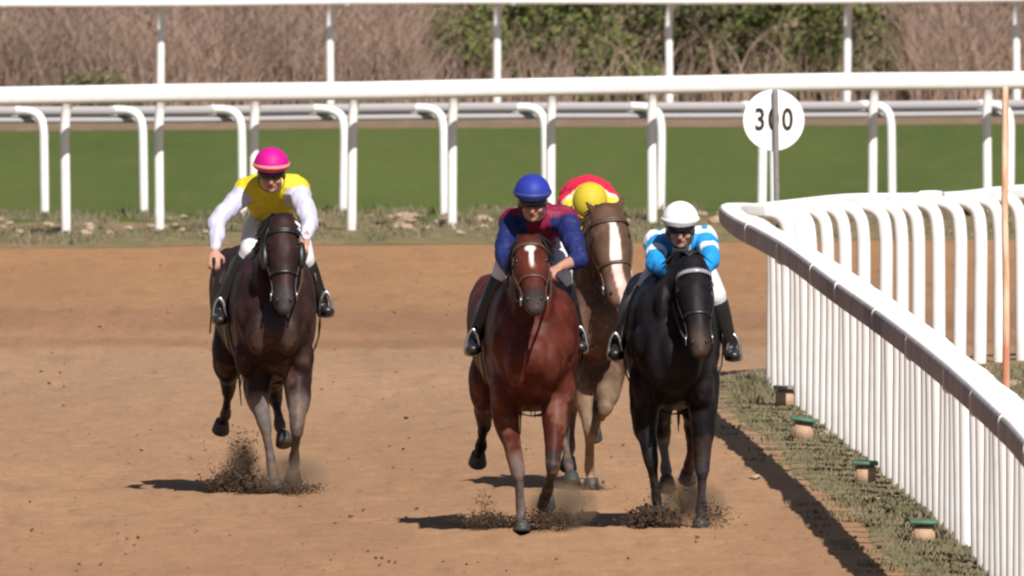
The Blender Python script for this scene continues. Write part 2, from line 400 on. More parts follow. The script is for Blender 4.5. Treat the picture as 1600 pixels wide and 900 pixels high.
# straight part: regular spacing of 1.45 m
acc = 0; nxt = 0; straight = []
i0 = 0
for i in range(1, len(fine)):
    acc += (fine[i]-fine[i-1]).length
    if fine[i].y > 246.6: break
    if acc >= nxt and fine[i].y > 150:
        straight.append(i); nxt = acc+(1.12 if fine[i].y < 215 else 1.22)
for i in straight:
    f = fine[i]; b_ = f+side_off(i, .29)
    px = 800+FPX*b_.x/b_.y
    if 1516 < px < 1530: continue
    pairs.append((V((b_.x, b_.y, 0)), V((f.x, f.y, Z-.03))))
i_b = [i for i in range(len(fine)) if fine[i].y > 246.6]
for px in (1236, 1250, 1264, 1292, 1322, 1352, 1382, 1411, 1438, 1468, 1499, 1530, 1563, 1597, 1640, 1690, 1750, 1820):
    best = min(i_b, key=lambda i: abs(800+FPX*(fine[i]+side_off(i, .24)).x/(fine[i]+side_off(i, .24)).y-px))
    f = fine[best]; b_ = f+side_off(best, .24)
    pairs.append((V((b_.x, b_.y, 0)), V((f.x, f.y, Z-.02))))
cols = []
acc = 0; nxt = 2
for i in range(1, len(fine)-1):
    acc += (fine[i]-fine[i-1]).length
    if acc > nxt:
        nxt = acc+random.uniform(5.5, 8.5); t = (fine[i+1]-fine[i-1]).normalized(); a_, b_ = afn(fine[i]); cols.append((fine[i].copy(), t, a_+.004, b_+.004))
# rail pieces sag a little between sleeves
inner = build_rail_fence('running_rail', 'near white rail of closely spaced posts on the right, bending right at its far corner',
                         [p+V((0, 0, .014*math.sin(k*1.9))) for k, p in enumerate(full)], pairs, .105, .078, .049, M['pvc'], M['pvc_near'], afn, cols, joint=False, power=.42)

# infield inside the rail
pl = [(p+side_off(i, .05)) for i, p in enumerate(fine) if True][::12]
poly = [(p.x, p.y) for p in pl]
rx = poly[-1][0]
infield = poly + [(120, poly[-1][1]+20), (120, 110)]
sheet('infield', infield, M['strip'], .018)
# grassy strip on the track side of the near rail
left = []; right = []
for i in range(0, len(fine), 4):
    f = fine[i]
    if f.y > 246.5 or f.y < 120: continue
    wd = .16+.13*noise.noise(V((f.y*.11, 0, 0)))+.04*noise.noise(V((f.y*.4, 5, 0)))
    left.append(f-side_off(i, wd)); right.append(f+side_off(i, .2))
bm = bmesh.new()
v0 = [bm.verts.new((p.x-.04, p.y, -.006)) for p in left]; vl = [bm.verts.new((p.x, p.y, .008)) for p in left]; vr = [bm.verts.new((p.x, p.y, .022)) for p in right]
for k in range(len(vl)-1): bm.faces.new((vl[k], vr[k], vr[k+1], vl[k+1])); bm.faces.new((v0[k], vl[k], vl[k+1], v0[k+1]))
tag(bm_obj('near_verge', bm, M['strip'], smooth=False), kind='structure')

# ------------------------------------------------------------------ grass
def blades(bm, x, y, z, n, h, sp, wd=.006):
    for _ in range(n):
        a = random.uniform(0, 6.28); r = sp*math.sqrt(random.random()); bx = x+r*math.cos(a); by = y+r*math.sin(a)
        hh = h*random.uniform(.4, 1.1); ln = random.uniform(.1, .8)*hh; la = random.uniform(0, 6.28)
        dx, dy = math.cos(la)*ln, math.sin(la)*ln; w_ = wd*random.uniform(.6, 1.4)
        v = [bm.verts.new((bx-w_, by, z)), bm.verts.new((bx+w_, by, z)), bm.verts.new((bx+dx*.4+w_*.7, by+dy*.4, z+hh*.6)),
             bm.verts.new((bx+dx*.4-w_*.7, by+dy*.4, z+hh*.6)), bm.verts.new((bx+dx, by+dy, z+hh))]
        bm.faces.new((v[0], v[1], v[2], v[3])); bm.faces.new((v[3], v[2], v[4]))
bm = bmesh.new()
for i in range(0, len(fine)-1):
    f = fine[i]
    if f.y > 251 or f.y < 190: continue
    for _ in range(3):
        t = random.random(); q = fine[i].lerp(fine[i+1], t); o_ = random.uniform(-.14, .5)
        dens = noise.noise(V((q.x*5, q.y*.13, 2)))
        if dens < -.35: continue
        q2 = q+side_off(i, o_); blades(bm, q2.x, q2.y, .028, 12, .022+.07*max(0, dens+.05), .07)
for _ in range(700):
    i = random.randrange(len(fine)-1); f = fine[i]
    if f.y > 250 or f.y < 190: continue
    q2 = f+side_off(i, -.14-.3*random.random()**1.8)
    if noise.noise(V((q2.x*5, q2.y*.2, 6))) < -.05: continue
    blades(bm, q2.x, q2.y, dirt_height(q2.x, q2.y), 14, random.uniform(.012, .035), .10, .006)
# green tuft at the corner of the rail
for _ in range(46):
    g = G(random.gauss(1176, 15), random.uniform(606, 640)); blades(bm, g.x, g.y, .0, 22, .11, .07)
tag(bm_obj('verge_grass', bm, M['grass'], smooth=False), 'low grey green grass growing along the foot of the near rail', 'grass', kind='stuff')
bm = bmesh.new()
for _ in range(2600):
    px = random.uniform(-150, 1750); t = random.random()**.8
    py = (386-14*px/1600)+(-46)*t
    if noise.noise(V((px*.012, py*.08, 4))) < -.02: continue
    g = G(px, py); blades(bm, g.x, g.y, .012, 12, .05+.05*random.random()*(t > .6), .12, .008)
tag(bm_obj('far_verge_grass', bm, M['grass'], smooth=False), 'patchy grass between the stones along the far rail', 'grass', kind='stuff')
bm = bmesh.new()
for _ in range(700):
    g = G(random.uniform(1520, 1750), random.uniform(585, 760)); blades(bm, g.x, g.y, .024, 14, .08, .1)
tag(bm_obj('infield_grass', bm, M['grass'], smooth=False), 'grass inside the bend behind the near rail', 'grass', kind='stuff')

# ------------------------------------------------------------------ stones
def rock_bm(r, seed):
    bm = bmesh.new(); bmesh.ops.create_icosphere(bm, subdivisions=2, radius=1)
    for v in bm.verts:
        n_ = noise.noise(v.co*1.3+V((seed, 0, 0))); v.co *= (1+.35*n_); v.co = V((v.co.x*r[0], v.co.y*r[1], v.co.z*r[2]))
    return bm
protos = []
for k in range(4):
    bm = rock_bm((.07, .07, .042), k*7.3); me = bpy.data.meshes.new('stone'); bm.to_mesh(me); bm.free(); me.materials.append(M['stone']); protos.append(me)
def stone(px, py, sc, label, z=0.02, group='stones of the far verge'):
    g = G(px, py); o = bpy.data.objects.new('stone', random.choice(protos)); C.objects.link(o)
    o.location = (g.x, g.y, z+.012*sc); o.scale = (sc*random.uniform(.8, 1.3), sc, sc*random.uniform(.7, 1.2)); o.rotation_euler = (random.uniform(-.3, .3), 0, random.uniform(0, 6))
    tag(o, label, 'stone', group)
for _ in range(85):
    px = random.uniform(-20, 1130)
    if random.random() < .35: px = random.gauss(640, 40)
    py = random.uniform(344, 372)-8*px/1600
    sc_ = random.uniform(.35, .95); k_ = sum(px > q for q in (103, 249, 397, 549, 706, 860, 1019, 1190))
    where = ('left of the first near post', 'between the first and second posts', 'between the second and third posts', 'between the third and fourth posts', 'between the fourth and fifth posts',
             'between the fifth and sixth posts', 'between the sixth and seventh posts', 'just right of the seventh post', '')[k_]
    stone(px, py, sc_, ('large' if sc_ > .72 else 'small' if sc_ < .5 else 'middling')+' tan stone in the far verge '+where)
for px, py in ((1140, 735), (1290, 700), (1250, 667), (1330, 772), (1395, 812)):
    stone(px+40, py+20, .55, 'small tan stone in the grass at the foot of the near rail', .03, 'stones of the near verge')
for px, py in ((1585, 612), (1597, 640), (1545, 590), (1640, 690)):
    stone(px, py, .9, 'tan stone in the grass inside the bend behind the near rail', .03, 'stones inside the bend')

# blocks with lids
for px, py, lab, lm in ((1227, 641, 'tan block with a dark lid beside the farthest post of the near rail', 'grey_pole'),
                    (1255, 692, 'half sunk reddish block with a tilted green lid, second from the far end', 'lid'),
                    (1352, 762, 'pale tan block with a flat green lid in the middle of the near verge', 'lid'),
                    (1443, 857, 'tan block with a green lid nearest the camera on the near verge', 'lid')):
    g = G(px, py); root = empty('valve_block', (g.x, g.y, 0), lab, 'block', None)
    bm = bmesh.new(); box(bm, g+V((0, 0, .07)), (.13, .3, .14)); bmesh.ops.bevel(bm, geom=bm.edges[:], offset=.012, segments=2, affect='EDGES'); bm_obj('block', bm, M['block'], root)
    bm = bmesh.new(); box(bm, g+V((0, 0, .152)), (.16, .36, .024), Matrix.Rotation(R(8 if 'tilted' in lab else 1), 3, 'Y')); bmesh.ops.bevel(bm, geom=bm.edges[:], offset=.006, segments=1, affect='EDGES'); bm_obj('lid', bm, M[lm], root)

# ------------------------------------------------------------------ distance marker and poles
Yp = 250.5; c = P(1209, 188, Yp); foot = P(1216, 590, Yp); foot.z = 0; top = P(1211, 143, Yp)
root = empty('distance_marker', (foot.x, foot.y, 0), 'round white board reading 300 on a thin grey pole behind the rail corner', 'sign')
bm = bmesh.new(); bmesh.ops.create_cone(bm, cap_ends=True, segments=64, radius1=.2165, radius2=.2165, depth=.02, matrix=Matrix.Translation(c+V((0, .02, 0)))@Matrix.Rotation(math.pi/2, 4, 'X'))
bmesh.ops.bevel(bm, geom=[e for e in bm.edges if len(e.link_faces) == 2 and e.calc_face_angle(0) > 1], offset=.003, segments=1, affect='EDGES')
bm_obj('board', bm, M['pvc'], root, smooth=False)
bm = bmesh.new(); tube(bm, [foot+V((0, -.012, -.1)), foot.lerp(top, .5)+V((.004, -.012, 0)), top+V((0, -.012, 0))], [.021, .021, .02], seg=10, sub=3); bm_obj('pole', bm, M['grey_pole'], root)
tcv = bpy.data.curves.new('t', 'FONT'); tcv.body = '300'; tcv.align_x = 'CENTER'; tcv.align_y = 'CENTER'; tcv.size = .215; tcv.extrude = .002; tcv.offset = .003; tcv.space_character = 1.22
to = bpy.data.objects.new('t', tcv); C.objects.link(to)
dg = bpy.context.evaluated_depsgraph_get(); me = bpy.data.meshes.new_from_object(to.evaluated_get(dg)); bpy.data.objects.remove(to)
me.transform(Matrix.Translation(c+V((0, .0065, 0)))@Matrix.Rotation(math.pi/2, 4, 'X')@Matrix.Diagonal((.74, 1, 1, 1)))
link_mesh('numerals', me, M['black_paint'], root, smooth=False)
# rusty orange and white pole
def pole_mat():
    m = bpy.data.materials.new('peeling_orange_paint'); t, b, N, L = nodes(m); b.inputs['Roughness'].default_value = .8
    tc = N.new('ShaderNodeTexCoord'); mp = N.new('ShaderNodeMapping'); mp.inputs['Scale'].default_value = (6, 6, 1); L.new(tc.outputs['Object'], mp.inputs[0])
    n = N.new('ShaderNodeTexNoise'); n.inputs['Scale'].default_value = 2.5; n.inputs['Detail'].default_value = 5; L.new(mp.outputs[0], n.inputs['Vector'])
    cr = N.new('ShaderNodeValToRGB'); L.new(n.outputs['Fac'], cr.inputs[0]); e = cr.color_ramp.elements
    e[0].position = .4; e[0].color = (.5, .2, .11, 1); e[1].position = .6; e[1].color = (.72, .52, .38, 1); L.new(cr.outputs[0], b.inputs['Base Color'])
    return m
Yr = 229.5; f_ = P(1571, 700, Yr); f_.z = -.05; t_ = P(1571, 139, Yr)
bm = bmesh.new(); tube(bm, [f_, f_.lerp(t_, .4)+V((.006, 0, 0)), f_.lerp(t_, .7)+V((-.004, 0, 0)), t_], [.024, .023, .022, .021], seg=10, sub=4)
o = bm_obj('marker_pole', bm, pole_mat()); o.data.transform(Matrix.Translation(-V((f_.x, f_.y, 0)))); o.location = (f_.x, f_.y, 0)
tag(o, 'thin pole with peeling orange and white paint standing behind the near rail on the right', 'pole')

# ------------------------------------------------------------------ reeds and shrubs behind the farthest rail
def var_mat(name, cols):
    m = bpy.data.materials.new(name); t, b, N, L = nodes(m); b.inputs['Roughness'].default_value = .9; b.inputs['Specular IOR Level'].default_value = .1
    g = N.new('ShaderNodeNewGeometry'); cr = N.new('ShaderNodeValToRGB'); L.new(g.outputs['Random Per Island'], cr.inputs[0])
    e = cr.color_ramp.elements; e[0].color = (*cols[0], 1); e[1].color = (*cols[-1], 1)
    for k, c_ in enumerate(cols[1:-1]): q = e.new((k+1)/(len(cols)-1)); q.color = (*c_, 1)
    tc = N.new('ShaderNodeTexCoord'); n = N.new('ShaderNodeTexNoise'); n.inputs['Scale'].default_value = .9; n.inputs['Detail'].default_value = 3; L.new(tc.outputs['Object'], n.inputs['Vector'])
    mr = N.new('ShaderNodeMapRange'); L.new(n.outputs['Fac'], mr.inputs[0]); mr.inputs[1].default_value = .3; mr.inputs[2].default_value = .7; mr.inputs[3].default_value = .72; mr.inputs[4].default_value = 1.15
    vm = N.new('ShaderNodeVectorMath'); vm.operation = 'SCALE'; L.new(cr.outputs[0], vm.inputs[0]); L.new(mr.outputs[0], vm.inputs['Scale']); L.new(vm.outputs[0], b.inputs['Base Color'])
    return m
M['reed'] = var_mat('dry_reed', [(.31, .205, .17), (.34, .24, .2), (.28, .19, .155), (.37, .27, .22), (.31, .225, .165), (.27, .195, .145)])
M['leaf'] = var_mat('shrub_leaf', [(.11, .15, .045), (.15, .18, .05), (.09, .12, .045), (.19, .18, .07), (.15, .13, .07)])
M['leaf_dark'] = var_mat('dark_shrub_leaf', [(.09, .11, .045), (.13, .14, .05), (.16, .13, .08), (.08, .09, .04), (.19, .15, .1)])
M['twig'] = mat('twig', (.12, .085, .06), .9, .3, 10)
bm = bmesh.new()
def reed(x, y, h):
    w_ = random.uniform(.004, .011); ln = V((random.gauss(.10, .42), random.gauss(-.05, .3), 0))*h; z0 = 0
    pts = [(0, 0), (.4, .12), (.75, .45), (1, 1)]
    a = random.uniform(-.9, .9); ux, uy = math.cos(a)*w_, math.sin(a)*w_
    pv = None
    for t, bnd in pts:
        c_ = V((x, y, z0+h*t))+ln*bnd; k = 1-.75*t
        v = (bm.verts.new((c_.x-ux*k, c_.y-uy*k, c_.z)), bm.verts.new((c_.x+ux*k, c_.y+uy*k, c_.z)))
        if pv: bm.faces.new((pv[0], pv[1], v[1], v[0]))
        pv = v
for _ in range(60000):
    x = random.uniform(-13, 13); y = random.choice((random.uniform(378, 380), random.uniform(378, 385)))
    pxx = 800+FPX*x/y
    d_ = noise.noise(V((x*.55, y*.2, 3)))
    if d_ < -.55: continue
    if 640 < pxx < 1420 and random.random() < (.75 if pxx < 900 else .93): continue
    reed(x, y, random.uniform(.45, 1.2 if y < 379.5 else 2.6) if not 660 < pxx < 1410 else random.uniform(.3, 1.0))
tag(bm_obj('reed_bed', bm, M['reed'], smooth=False), 'tall dry brown reeds along the back behind the farthest rail', 'reeds', kind='stuff')
def shrub(px, Y, rx_, rz, n, m, label):
    x = (px-800)*Y/FPX; root = empty('shrub', (x, Y, 0), label, 'shrub', 'green shrubs among the reeds')
    bm = bmesh.new()
    for k in range(7):
        a = random.uniform(0, 6.28); e = V((x+math.cos(a)*rx_*.6, Y+math.sin(a)*.6, rz*random.uniform(.8, 1.5)))
        tube(bm, [V((x, Y, -.05)), V((x, Y, 0)).lerp(e, .5)+V((0, 0, .1)), e], [.03, .02, .008], seg=6, sub=2)
    bm_obj('stem', bm, M['twig'], root)
    bm = bmesh.new()
    cl = [(V((x+random.gauss(0, rx_*.5), Y+random.gauss(0, .6), abs(random.gauss(rz*.7, rz*.5)))), random.uniform(.2, .42)) for _ in range(26)]
    for _ in range(n):
        c_, r_ = random.choice(cl); d = V((random.gauss(0, 1), random.gauss(0, 1), random.gauss(0, 1))).normalized()*r_*random.random()**.4
        p = c_+d
        if p.z < .03: p.z = .03+random.random()*.2
        s = random.uniform(.018, .045); q = V((random.gauss(0, 1), random.gauss(0, 1), random.gauss(0, 1))).normalized(); u_ = q.orthogonal().normalized()*s; v_ = q.cross(u_)*.6
        bm.faces.new([bm.verts.new(p-u_), bm.verts.new(p-v_), bm.verts.new(p+u_), bm.verts.new(p+v_)])
    bm_obj('foliage', bm, m, root, smooth=False)
for a in ((690, 384, .7, .95, 3500, 'leaf_dark', 'leftmost low shrub where the reeds give way to green'),
          (800, 382, .8, 1.0, 5000, 'leaf', 'bright green shrub behind the fourth post from the left of the farthest rail'),
          (900, 382, .8, .95, 5000, 'leaf', 'mid green shrub behind the bay horse and its blue capped rider'),
          (985, 383, .8, 1.0, 5000, 'leaf_dark', 'dark olive shrub just left of the fence post above the white capped rider'),
          (1085, 383, .8, 1.0, 5000, 'leaf_dark', 'brownish olive shrub left above the round 300 board'),
          (1185, 383, .8, 1.0, 5000, 'leaf_dark', 'dark shrub straight above the round 300 board'),
          (1290, 382, .8, 1.0, 5000, 'leaf', 'green shrub behind the rightmost visible post of the farthest rail'),
          (1385, 385, .6, .85, 3000, 'leaf_dark', 'rightmost dark shrub at the edge of the right hand reeds'),
          (40, 384, .5, .7, 2200, 'leaf_dark', 'dark olive shrub in the reeds at the far left'),
          (165, 381, .45, .25, 1800, 'leaf_dark', 'low dark shrub at the foot of the reeds left of the first far post'),
          (1530, 385, .5, .9, 2000, 'leaf_dark', 'dull brown green shrub within the reeds at the far right')):
    shrub(a[0], a[1]-2.5, a[2], a[3], int(a[4]*1.5), M[a[5]], a[6])

# ================================================================== horses
def quadratic(p0, p1, p2, n=8):
    return [p0*(1-t)**2+p1*2*t*(1-t)+p2*t*t for t in [k/n for k in range(n+1)]]
def make_horse(sp):
    Y0 = sp['Y0']; Q = lambda px, py, F: P(px, py, Y0-F)
    cx0 = sp['cx']; org = P(cx0[0], 800, Y0); org.z = 0; org.y = Y0+.7
    root = empty('horse', org, sp['label'], 'horse', None)
    X = lambda px, F: (px-800)*(Y0-F)/FPX
    bm = bmesh.new(); k = sp.get('wk', 1.)
    st = [(.36, .90, 1.16, .10), (.27, .82, 1.28, .185), (.12, .74, 1.42, .225), (-.1, .70, 1.50, .245), (-.4, .69, 1.54, .262), (-.75, .70, 1.50, .275),
          (-1.1, .76, 1.48, .285), (-1.42, .86, 1.52, .285), (-1.7, .95, 1.50, .24), (-1.92, 1.08, 1.40, .13)]
    dz = sp.get('dz', 0)
    def cxa(F):
        t = max(0, min(1, (-F)/1.5))**2; return X(cx0[0]*(1-t)+cx0[1]*t, F)
    sts = [(V((cxa(F), Y0-F, (zl+zh)/2+dz)), (hw*k, (zh-zl)/2)) for F, zl, zh, hw in st]
    tube(bm, [s[0] for s in sts], [s[1] for s in sts], seg=28, sub=4, power=.92)
    cf = cxa(.1)
    for s in (-1, 1):
        ell(bm, V((cf+s*.15*k, Y0-.03, 1.12+dz)), (.095, .20, .30))
        ell(bm, V((cf+s*.088*k, Y0-.33, 1.0+dz)), (.078, .10, .15))
        ell(bm, V((cf+s*.185*k, Y0-.20, 1.10+dz)), (.055, .09, .10))
        ell(bm, V((cf+s*.17*k, Y0-.08, .84+dz)), (.07, .10, .13))
        ell(bm, V((cf+s*.06*k, Y0-.25, 1.30+dz)), (.06, .10, .16))
        ell(bm, V((cxa(-1.5)+s*.15*k, Y0+1.55, 1.2+dz)), (.13, .3, .28))
    # withers ridge
    tube(bm, [V((cxa(-.0), Y0, 1.44+dz)), V((cxa(-.3), Y0+.3, 1.53+dz)), V((cxa(-.7), Y0+.7, 1.46+dz))], [(.07, .08)]*3, sub=3)
    poll = Q(*sp['poll']); muz = Q(*sp['muzzle']); hd = (muz-poll); hl = hd.length; t = hd.normalized()
    u = (V((1, 0, 0))-t*t.x).normalized(); v = t.cross(u).normalized()
    if v.y > 0: v = -v          # v points to the front of the face
    # neck
    nb = V((cf, Y0-.02, 1.2+dz)); back = poll-v*.02-t*.0
    mid = nb.lerp(back, .55)+V((0, 0, .05))
    thr = back+V((0, .06, -.06))
    tube(bm, [nb+V((0, .12, .02)), nb.lerp(mid, .5)+V((0, 0, .02)), mid, thr], [(.165*k, .27), (.135*k, .22), (.105, .165), (.085, .125)], seg=20, sub=4)
    # head
    hs_t = [.0, .12, .28, .44, .60, .74, .86, .95, 1.0]
    hs_a = [.080, .094, .102, .098, .078, .066, .066, .064, .050]
    hs_b = [.085, .105, .125, .120, .092, .074, .066, .058, .042]
    hk = sp.get('hk', 1.)
    HC = [poll+hd*q+v*(-.055*(1-q)+.0) for q in hs_t]
    HC = [c_-v*(b_-.09)*.35 for c_, b_ in zip(HC, hs_b)]
    tube(bm, HC, [(a_*hk, b_) for a_, b_ in zip(hs_a, hs_b)], seg=22, sub=4, power=.88)
    def hp(q, ang, off=.006):
        i = max(0, min(len(hs_t)-2, int(np.searchsorted(hs_t, q)-1))); f = (q-hs_t[i])/(hs_t[i+1]-hs_t[i])
        a_ = hs_a[i]*(1-f)+hs_a[i+1]*f; b_ = hs_b[i]*(1-f)+hs_b[i+1]*f; c_ = HC[i].lerp(HC[i+1], f)
        cc, s_ = math.cos(R(ang)), math.sin(R(ang)); pw = .88
        return c_+u*((a_*hk+off)*math.copysign(abs(cc)**pw, cc))+v*((b_+off)*math.copysign(abs(s_)**pw, s_))
    for s in (-1, 1):
        ell(bm, hp(.34, 90-s*72, -.045)-v*.02, (.03, .05, .07))        # cheek
        ell(bm, hp(.27, 90-s*48, -.012), (.026, .022, .03))             # brow over the eye
        ell(bm, hp(.90, 90-s*38, -.014), (.02, .02, .03))               # nostril flare
        eb = hp(-.0, 90-s*55, -.03); up = (-t*.8+u*s*sp.get('earw', .22)+V((0, sp.get('ear', .0), 0))).normalized()
        tube(bm, [eb, eb+up*.04, eb+up*.09, eb+up*.135], [(.024, .02), (.031, .018), (.023, .012), (.006, .004)], seg=10, sub=3)
    ell(bm, hp(.99, 90, -.03)-v*.02, (.045, .035, .035)); ell(bm, hp(.96, -90, -.03), (.04, .03, .035))
    # legs
    chains = []; hoofs = []
    for kind, js in sp['legs']:
        pts = [Q(*j) for j in js]
        if kind == 'f':   # shoulder, elbow/forearm top, knee, fetlock, hoof
            a, b, c_, d, e = pts
            P_ = [a, b, b.lerp(c_, .5), c_, c_.lerp(d, .22), c_.lerp(d, .6), d, d.lerp(e, .55), e]
            r_ = [(.12, .15), (.088, .115), (.062, .075), (.050, .052), (.036, .04), (.030, .036), (.040, .044), (.033, .036), (.044, .048)]
            chain = [a, b, c_, d, e]
        else:             # hip, stifle, hock, fetlock, hoof
            a, b, c_, d, e = pts
            P_ = [a, b, b.lerp(c_, .5), c_, c_.lerp(d, .25), c_.lerp(d, .6), d, d.lerp(e, .55), e]
            r_ = [(.14, .22), (.11, .16), (.07, .085), (.048, .062), (.036, .045), (.031, .037), (.041, .045), (.033, .036), (.044, .048)]
            chain = [a, b, c_, d, e]
        lk = sp.get('lk', .9); r_ = [(x_*lk, y_*lk) for x_, y_ in r_]
        tube(bm, P_, r_, seg=16, sub=4); chains.append(chain); hoofs.append((d, e))
    me = fuse(bm, .0125, 6)
    co = verts(me)
    wrinkle(me, co, lambda c3: noise.noise(V((c3[0]*7, c3[1]*7, c3[2]*4)))*.007+noise.noise(V((c3[0]*19, c3[1]*19, c3[2]*13)))*.004)
    col = np.tile(np.array(sp['coat']), (len(co), 1))
    rel = co-np.array([cf, Y0, 0])
    # darker / lighter natural shading of the coat: belly and flanks by markings only
    for ch, lc in zip(chains, sp['leg_cols']):
        ds, pr = seg_param(co, [tuple(p) for p in ch]); m_ = (ds < .13)
        f = ss(sp.get('leg_from', 1.75), sp.get('leg_from', 1.75)+.35, pr)*m_
        col = col*(1-f[:, None])+np.array(lc)*f[:, None]
    hv = co-np.array(poll); tq = hv@np.array(t)/hl; xq = hv@np.array(u); vq = hv@np.array(v)
    near_head = (np.abs(xq) < .16) & (vq > -.22) & (tq > -.35) & (tq < 1.2)
    f = ss(.68, .86, tq)*near_head; col = col*(1-f[:, None])+np.array(sp['muzzle_col'])*f[:, None]
    f = ss(.0, -.08, tq)*near_head*(vq > -.1); col = col*(1-.5*f[:, None])+np.array(sp['mane_col'])*.5*f[:, None]
    if sp.get('mark'):
        wq, mc = sp['mark'](xq, tq); f = wq*near_head*ss(-.02, .03, vq-(-.0)); col = col*(1-f[:, None])+mc*f[:, None]
    dn = np.array([noise.noise(V((c_[0]*9, c_[1]*9, c_[2]*6)))+.5*noise.noise(V((c_[0]*30, c_[1]*30, c_[2]*30))) for c_ in co.tolist()])
    f = ss(.05, .5, dn+.35*ss(.8, .1, co[:, 2]))*sp.get('dusty', .30)*ss(1.25, .55, co[:, 2]); col = col*(1-f[:, None])+np.array((.20, .125, .08))*f[:, None]
    col = col*(1+.35*np.clip(dn, -.6, .6))[:, None]
    set_col(me, col)
    body = link_mesh('body', me, M['coat'], root)
    # eyes, nostrils
    for s in (-1, 1):
        bm = bmesh.new(); ell(bm, hp(.30, 90-s*62, -.004), (.017, .017, .02), seg=12); bm_obj('eye', bm, M['eye'], root)
        bm = bmesh.new(); ell(bm, hp(.925, 90-s*36, -.001), (.010, .009, .017), seg=10); bm_obj('nostril', bm, M['black_leather'], root)
    # hooves
    for d, e in hoofs:
        dr = (e-d).normalized(); dn = (dr*.6+V((0, 0, -.4 if e.z > .12 else -.8))).normalized(); hk_ = .052
        bm = bmesh.new(); tube(bm, [e-dn*.03, e+dn*.012, e+dn*.045], [(.041, .046), (.05, .056), (.056, .064)], seg=16, sub=2, flat=True); bm_obj('hoof', bm, M['hoof'], root)
    # mane, made fuller and left-heavy to deepen the neck's shade, and forelock
    bm = bmesh.new(); hm = M['hair'] if sp['mane_col'][0] < .03 else M['hair_brown']
    crest = [nb+V((0, .25, .32)), mid+V((0, .06, .16)), thr+V((0, .03, .12)), poll-t*.03+v*.0]
    for i in range(190):
        q = 1.6*(i/189); a_ = int(q); c_ = crest[a_].lerp(crest[a_+1], q-a_); sd_ = random.choice((-1, -1, -1, 1))
        tube(bm, [c_, c_+V((sd_*.05, .03, .02)), c_+V((sd_*random.uniform(.08, .15), random.uniform(.02, .14), -random.uniform(.04, .2)))], [(.012, .008), (.011, .007), (.002, .002)], seg=6, sub=2)
    for i in range(0):
        c_ = poll-t*.02+v*.045+u*random.uniform(-.02, .02); e_ = hp(random.uniform(.1, .2), 90+random.uniform(-12, 12), .008)
        tube(bm, [c_, c_.lerp(e_, .5)+v*.015, e_], [.009, .008, .002], seg=6, sub=2)
    bm_obj('mane', bm, hm, root)
    bm = bmesh.new(); tb = V((cxa(-1.9), Y0+1.9, 1.36+dz))
    for i in range(46):
        o1 = V((random.gauss(0, .02), 0, random.gauss(0, .02))); e_ = V((random.gauss(-.02, .06), .75+random.gauss(0, .1), -.62+random.gauss(0, .12)))
        tube(bm, [tb+o1, tb+V((0, .2, .03))+o1*1.5, tb+e_*.6+V((0, 0, .05))+o1*2, tb+e_], [.02, .02, .014, .003], seg=6, sub=3)
    bm_obj('tail', bm, hm, root)
    if sp.get('blinkers'):
        for s in (-1, 1):
            rq = Matrix((u, v, t)).transposed()
            bm = bmesh.new(); ell(bm, hp(.36, 90-s*86, .012), (.030, .04, .088), rq, 18); bm_obj('blinker', bm, M['black_leather'], root)
    # bridle
    def strap(bm, pts, r=(.009, .004)): tube(bm, pts, [r]*len(pts), seg=8, sub=2)
    bl = M[sp['bridle']]
    bm = bmesh.new()
    tube(bm, [hp(.60, a_, .003) for a_ in range(0, 361, 20)], [(.011, .0045)]*19, seg=8, sub=2, ref=t)
    for s in (-1, 1):
        strap(bm, [hp(q, 90-s*88, .004) for q in (.04, .15, .3, .45, .6, .72, .82)], .0055)
    tube(bm, [hp(.10, a_, .006) for a_ in range(-90, 271, 20)], [(.009, .004)]*19, seg=8, sub=2, ref=t)
    bm_obj('bridle', bm, bl, root)
    bm = bmesh.new(); tube(bm, [hp(.13, a_, .008) for a_ in range(2, 179, 16)], [(.014 if sp.get('browband') else .010, .006)]*12, seg=8, sub=2, ref=t)
    bb = bm_obj('browband', bm, M[sp.get('browband', sp['bridle'])], root)
    for s in (-1, 1):
        bm = bmesh.new(); c_ = hp(.84, 90-s*92, .012)
        tube(bm, [c_+t*.028*math.cos(R(a_))+v*.028*math.sin(R(a_)) for a_ in range(0, 361, 30)], [.005]*13, seg=6, sub=1); bm_obj('bit_ring', bm, M['metal'], root)
    # saddle cloth, saddle, girth
    def tor(F, ang, off):
        for i in range(len(st)-1):
            if st[i][0] >= F >= st[i+1][0]:
                f = (st[i][0]-F)/(st[i][0]-st[i+1][0]); zl = st[i][1]*(1-f)+st[i+1][1]*f; zh = st[i][2]*(1-f)+st[i+1][2]*f; hw = st[i][3]*(1-f)+st[i+1][3]*f
        c_ = math.cos(R(ang)); s_ = math.sin(R(ang))
        return V((cxa(F)+(hw*k+off)*math.copysign(abs(c_)**.92, c_), Y0-F, (zl+zh)/2+dz+((zh-zl)/2+off)*math.copysign(abs(s_)**.92, s_)))
    def shell(name, Fs, a0, a1, off, th, m):
        bm = bmesh.new(); na = 22; G1 = [[bm.verts.new(tor(F, a0+(a1-a0)*j/na, off+.006*math.sin(j*1.7+i))) for j in range(na+1)] for i, F in enumerate(Fs)]
        for i in range(len(Fs)-1):
            for j in range(na): bm.faces.new((G1[i][j], G1[i][j+1], G1[i+1][j+1], G1[i+1][j]))
        bmesh.ops.recalc_face_normals(bm, faces=bm.faces); bmesh.ops.solidify(bm, geom=bm.faces[:], thickness=th); return bm_obj(name, bm, m, root)
    shell('saddle_cloth', [-.42, -.55, -.7, -.85, -1.0], 22, 158, .014, .006, M[sp['cloth']])
    shell('girth', [-.42, -.47, -.52], 172, 368, .022, .006, M['black_leather'])
    bm = bmesh.new(); c_ = V((cxa(-.75), Y0+.75, 1.53+dz))
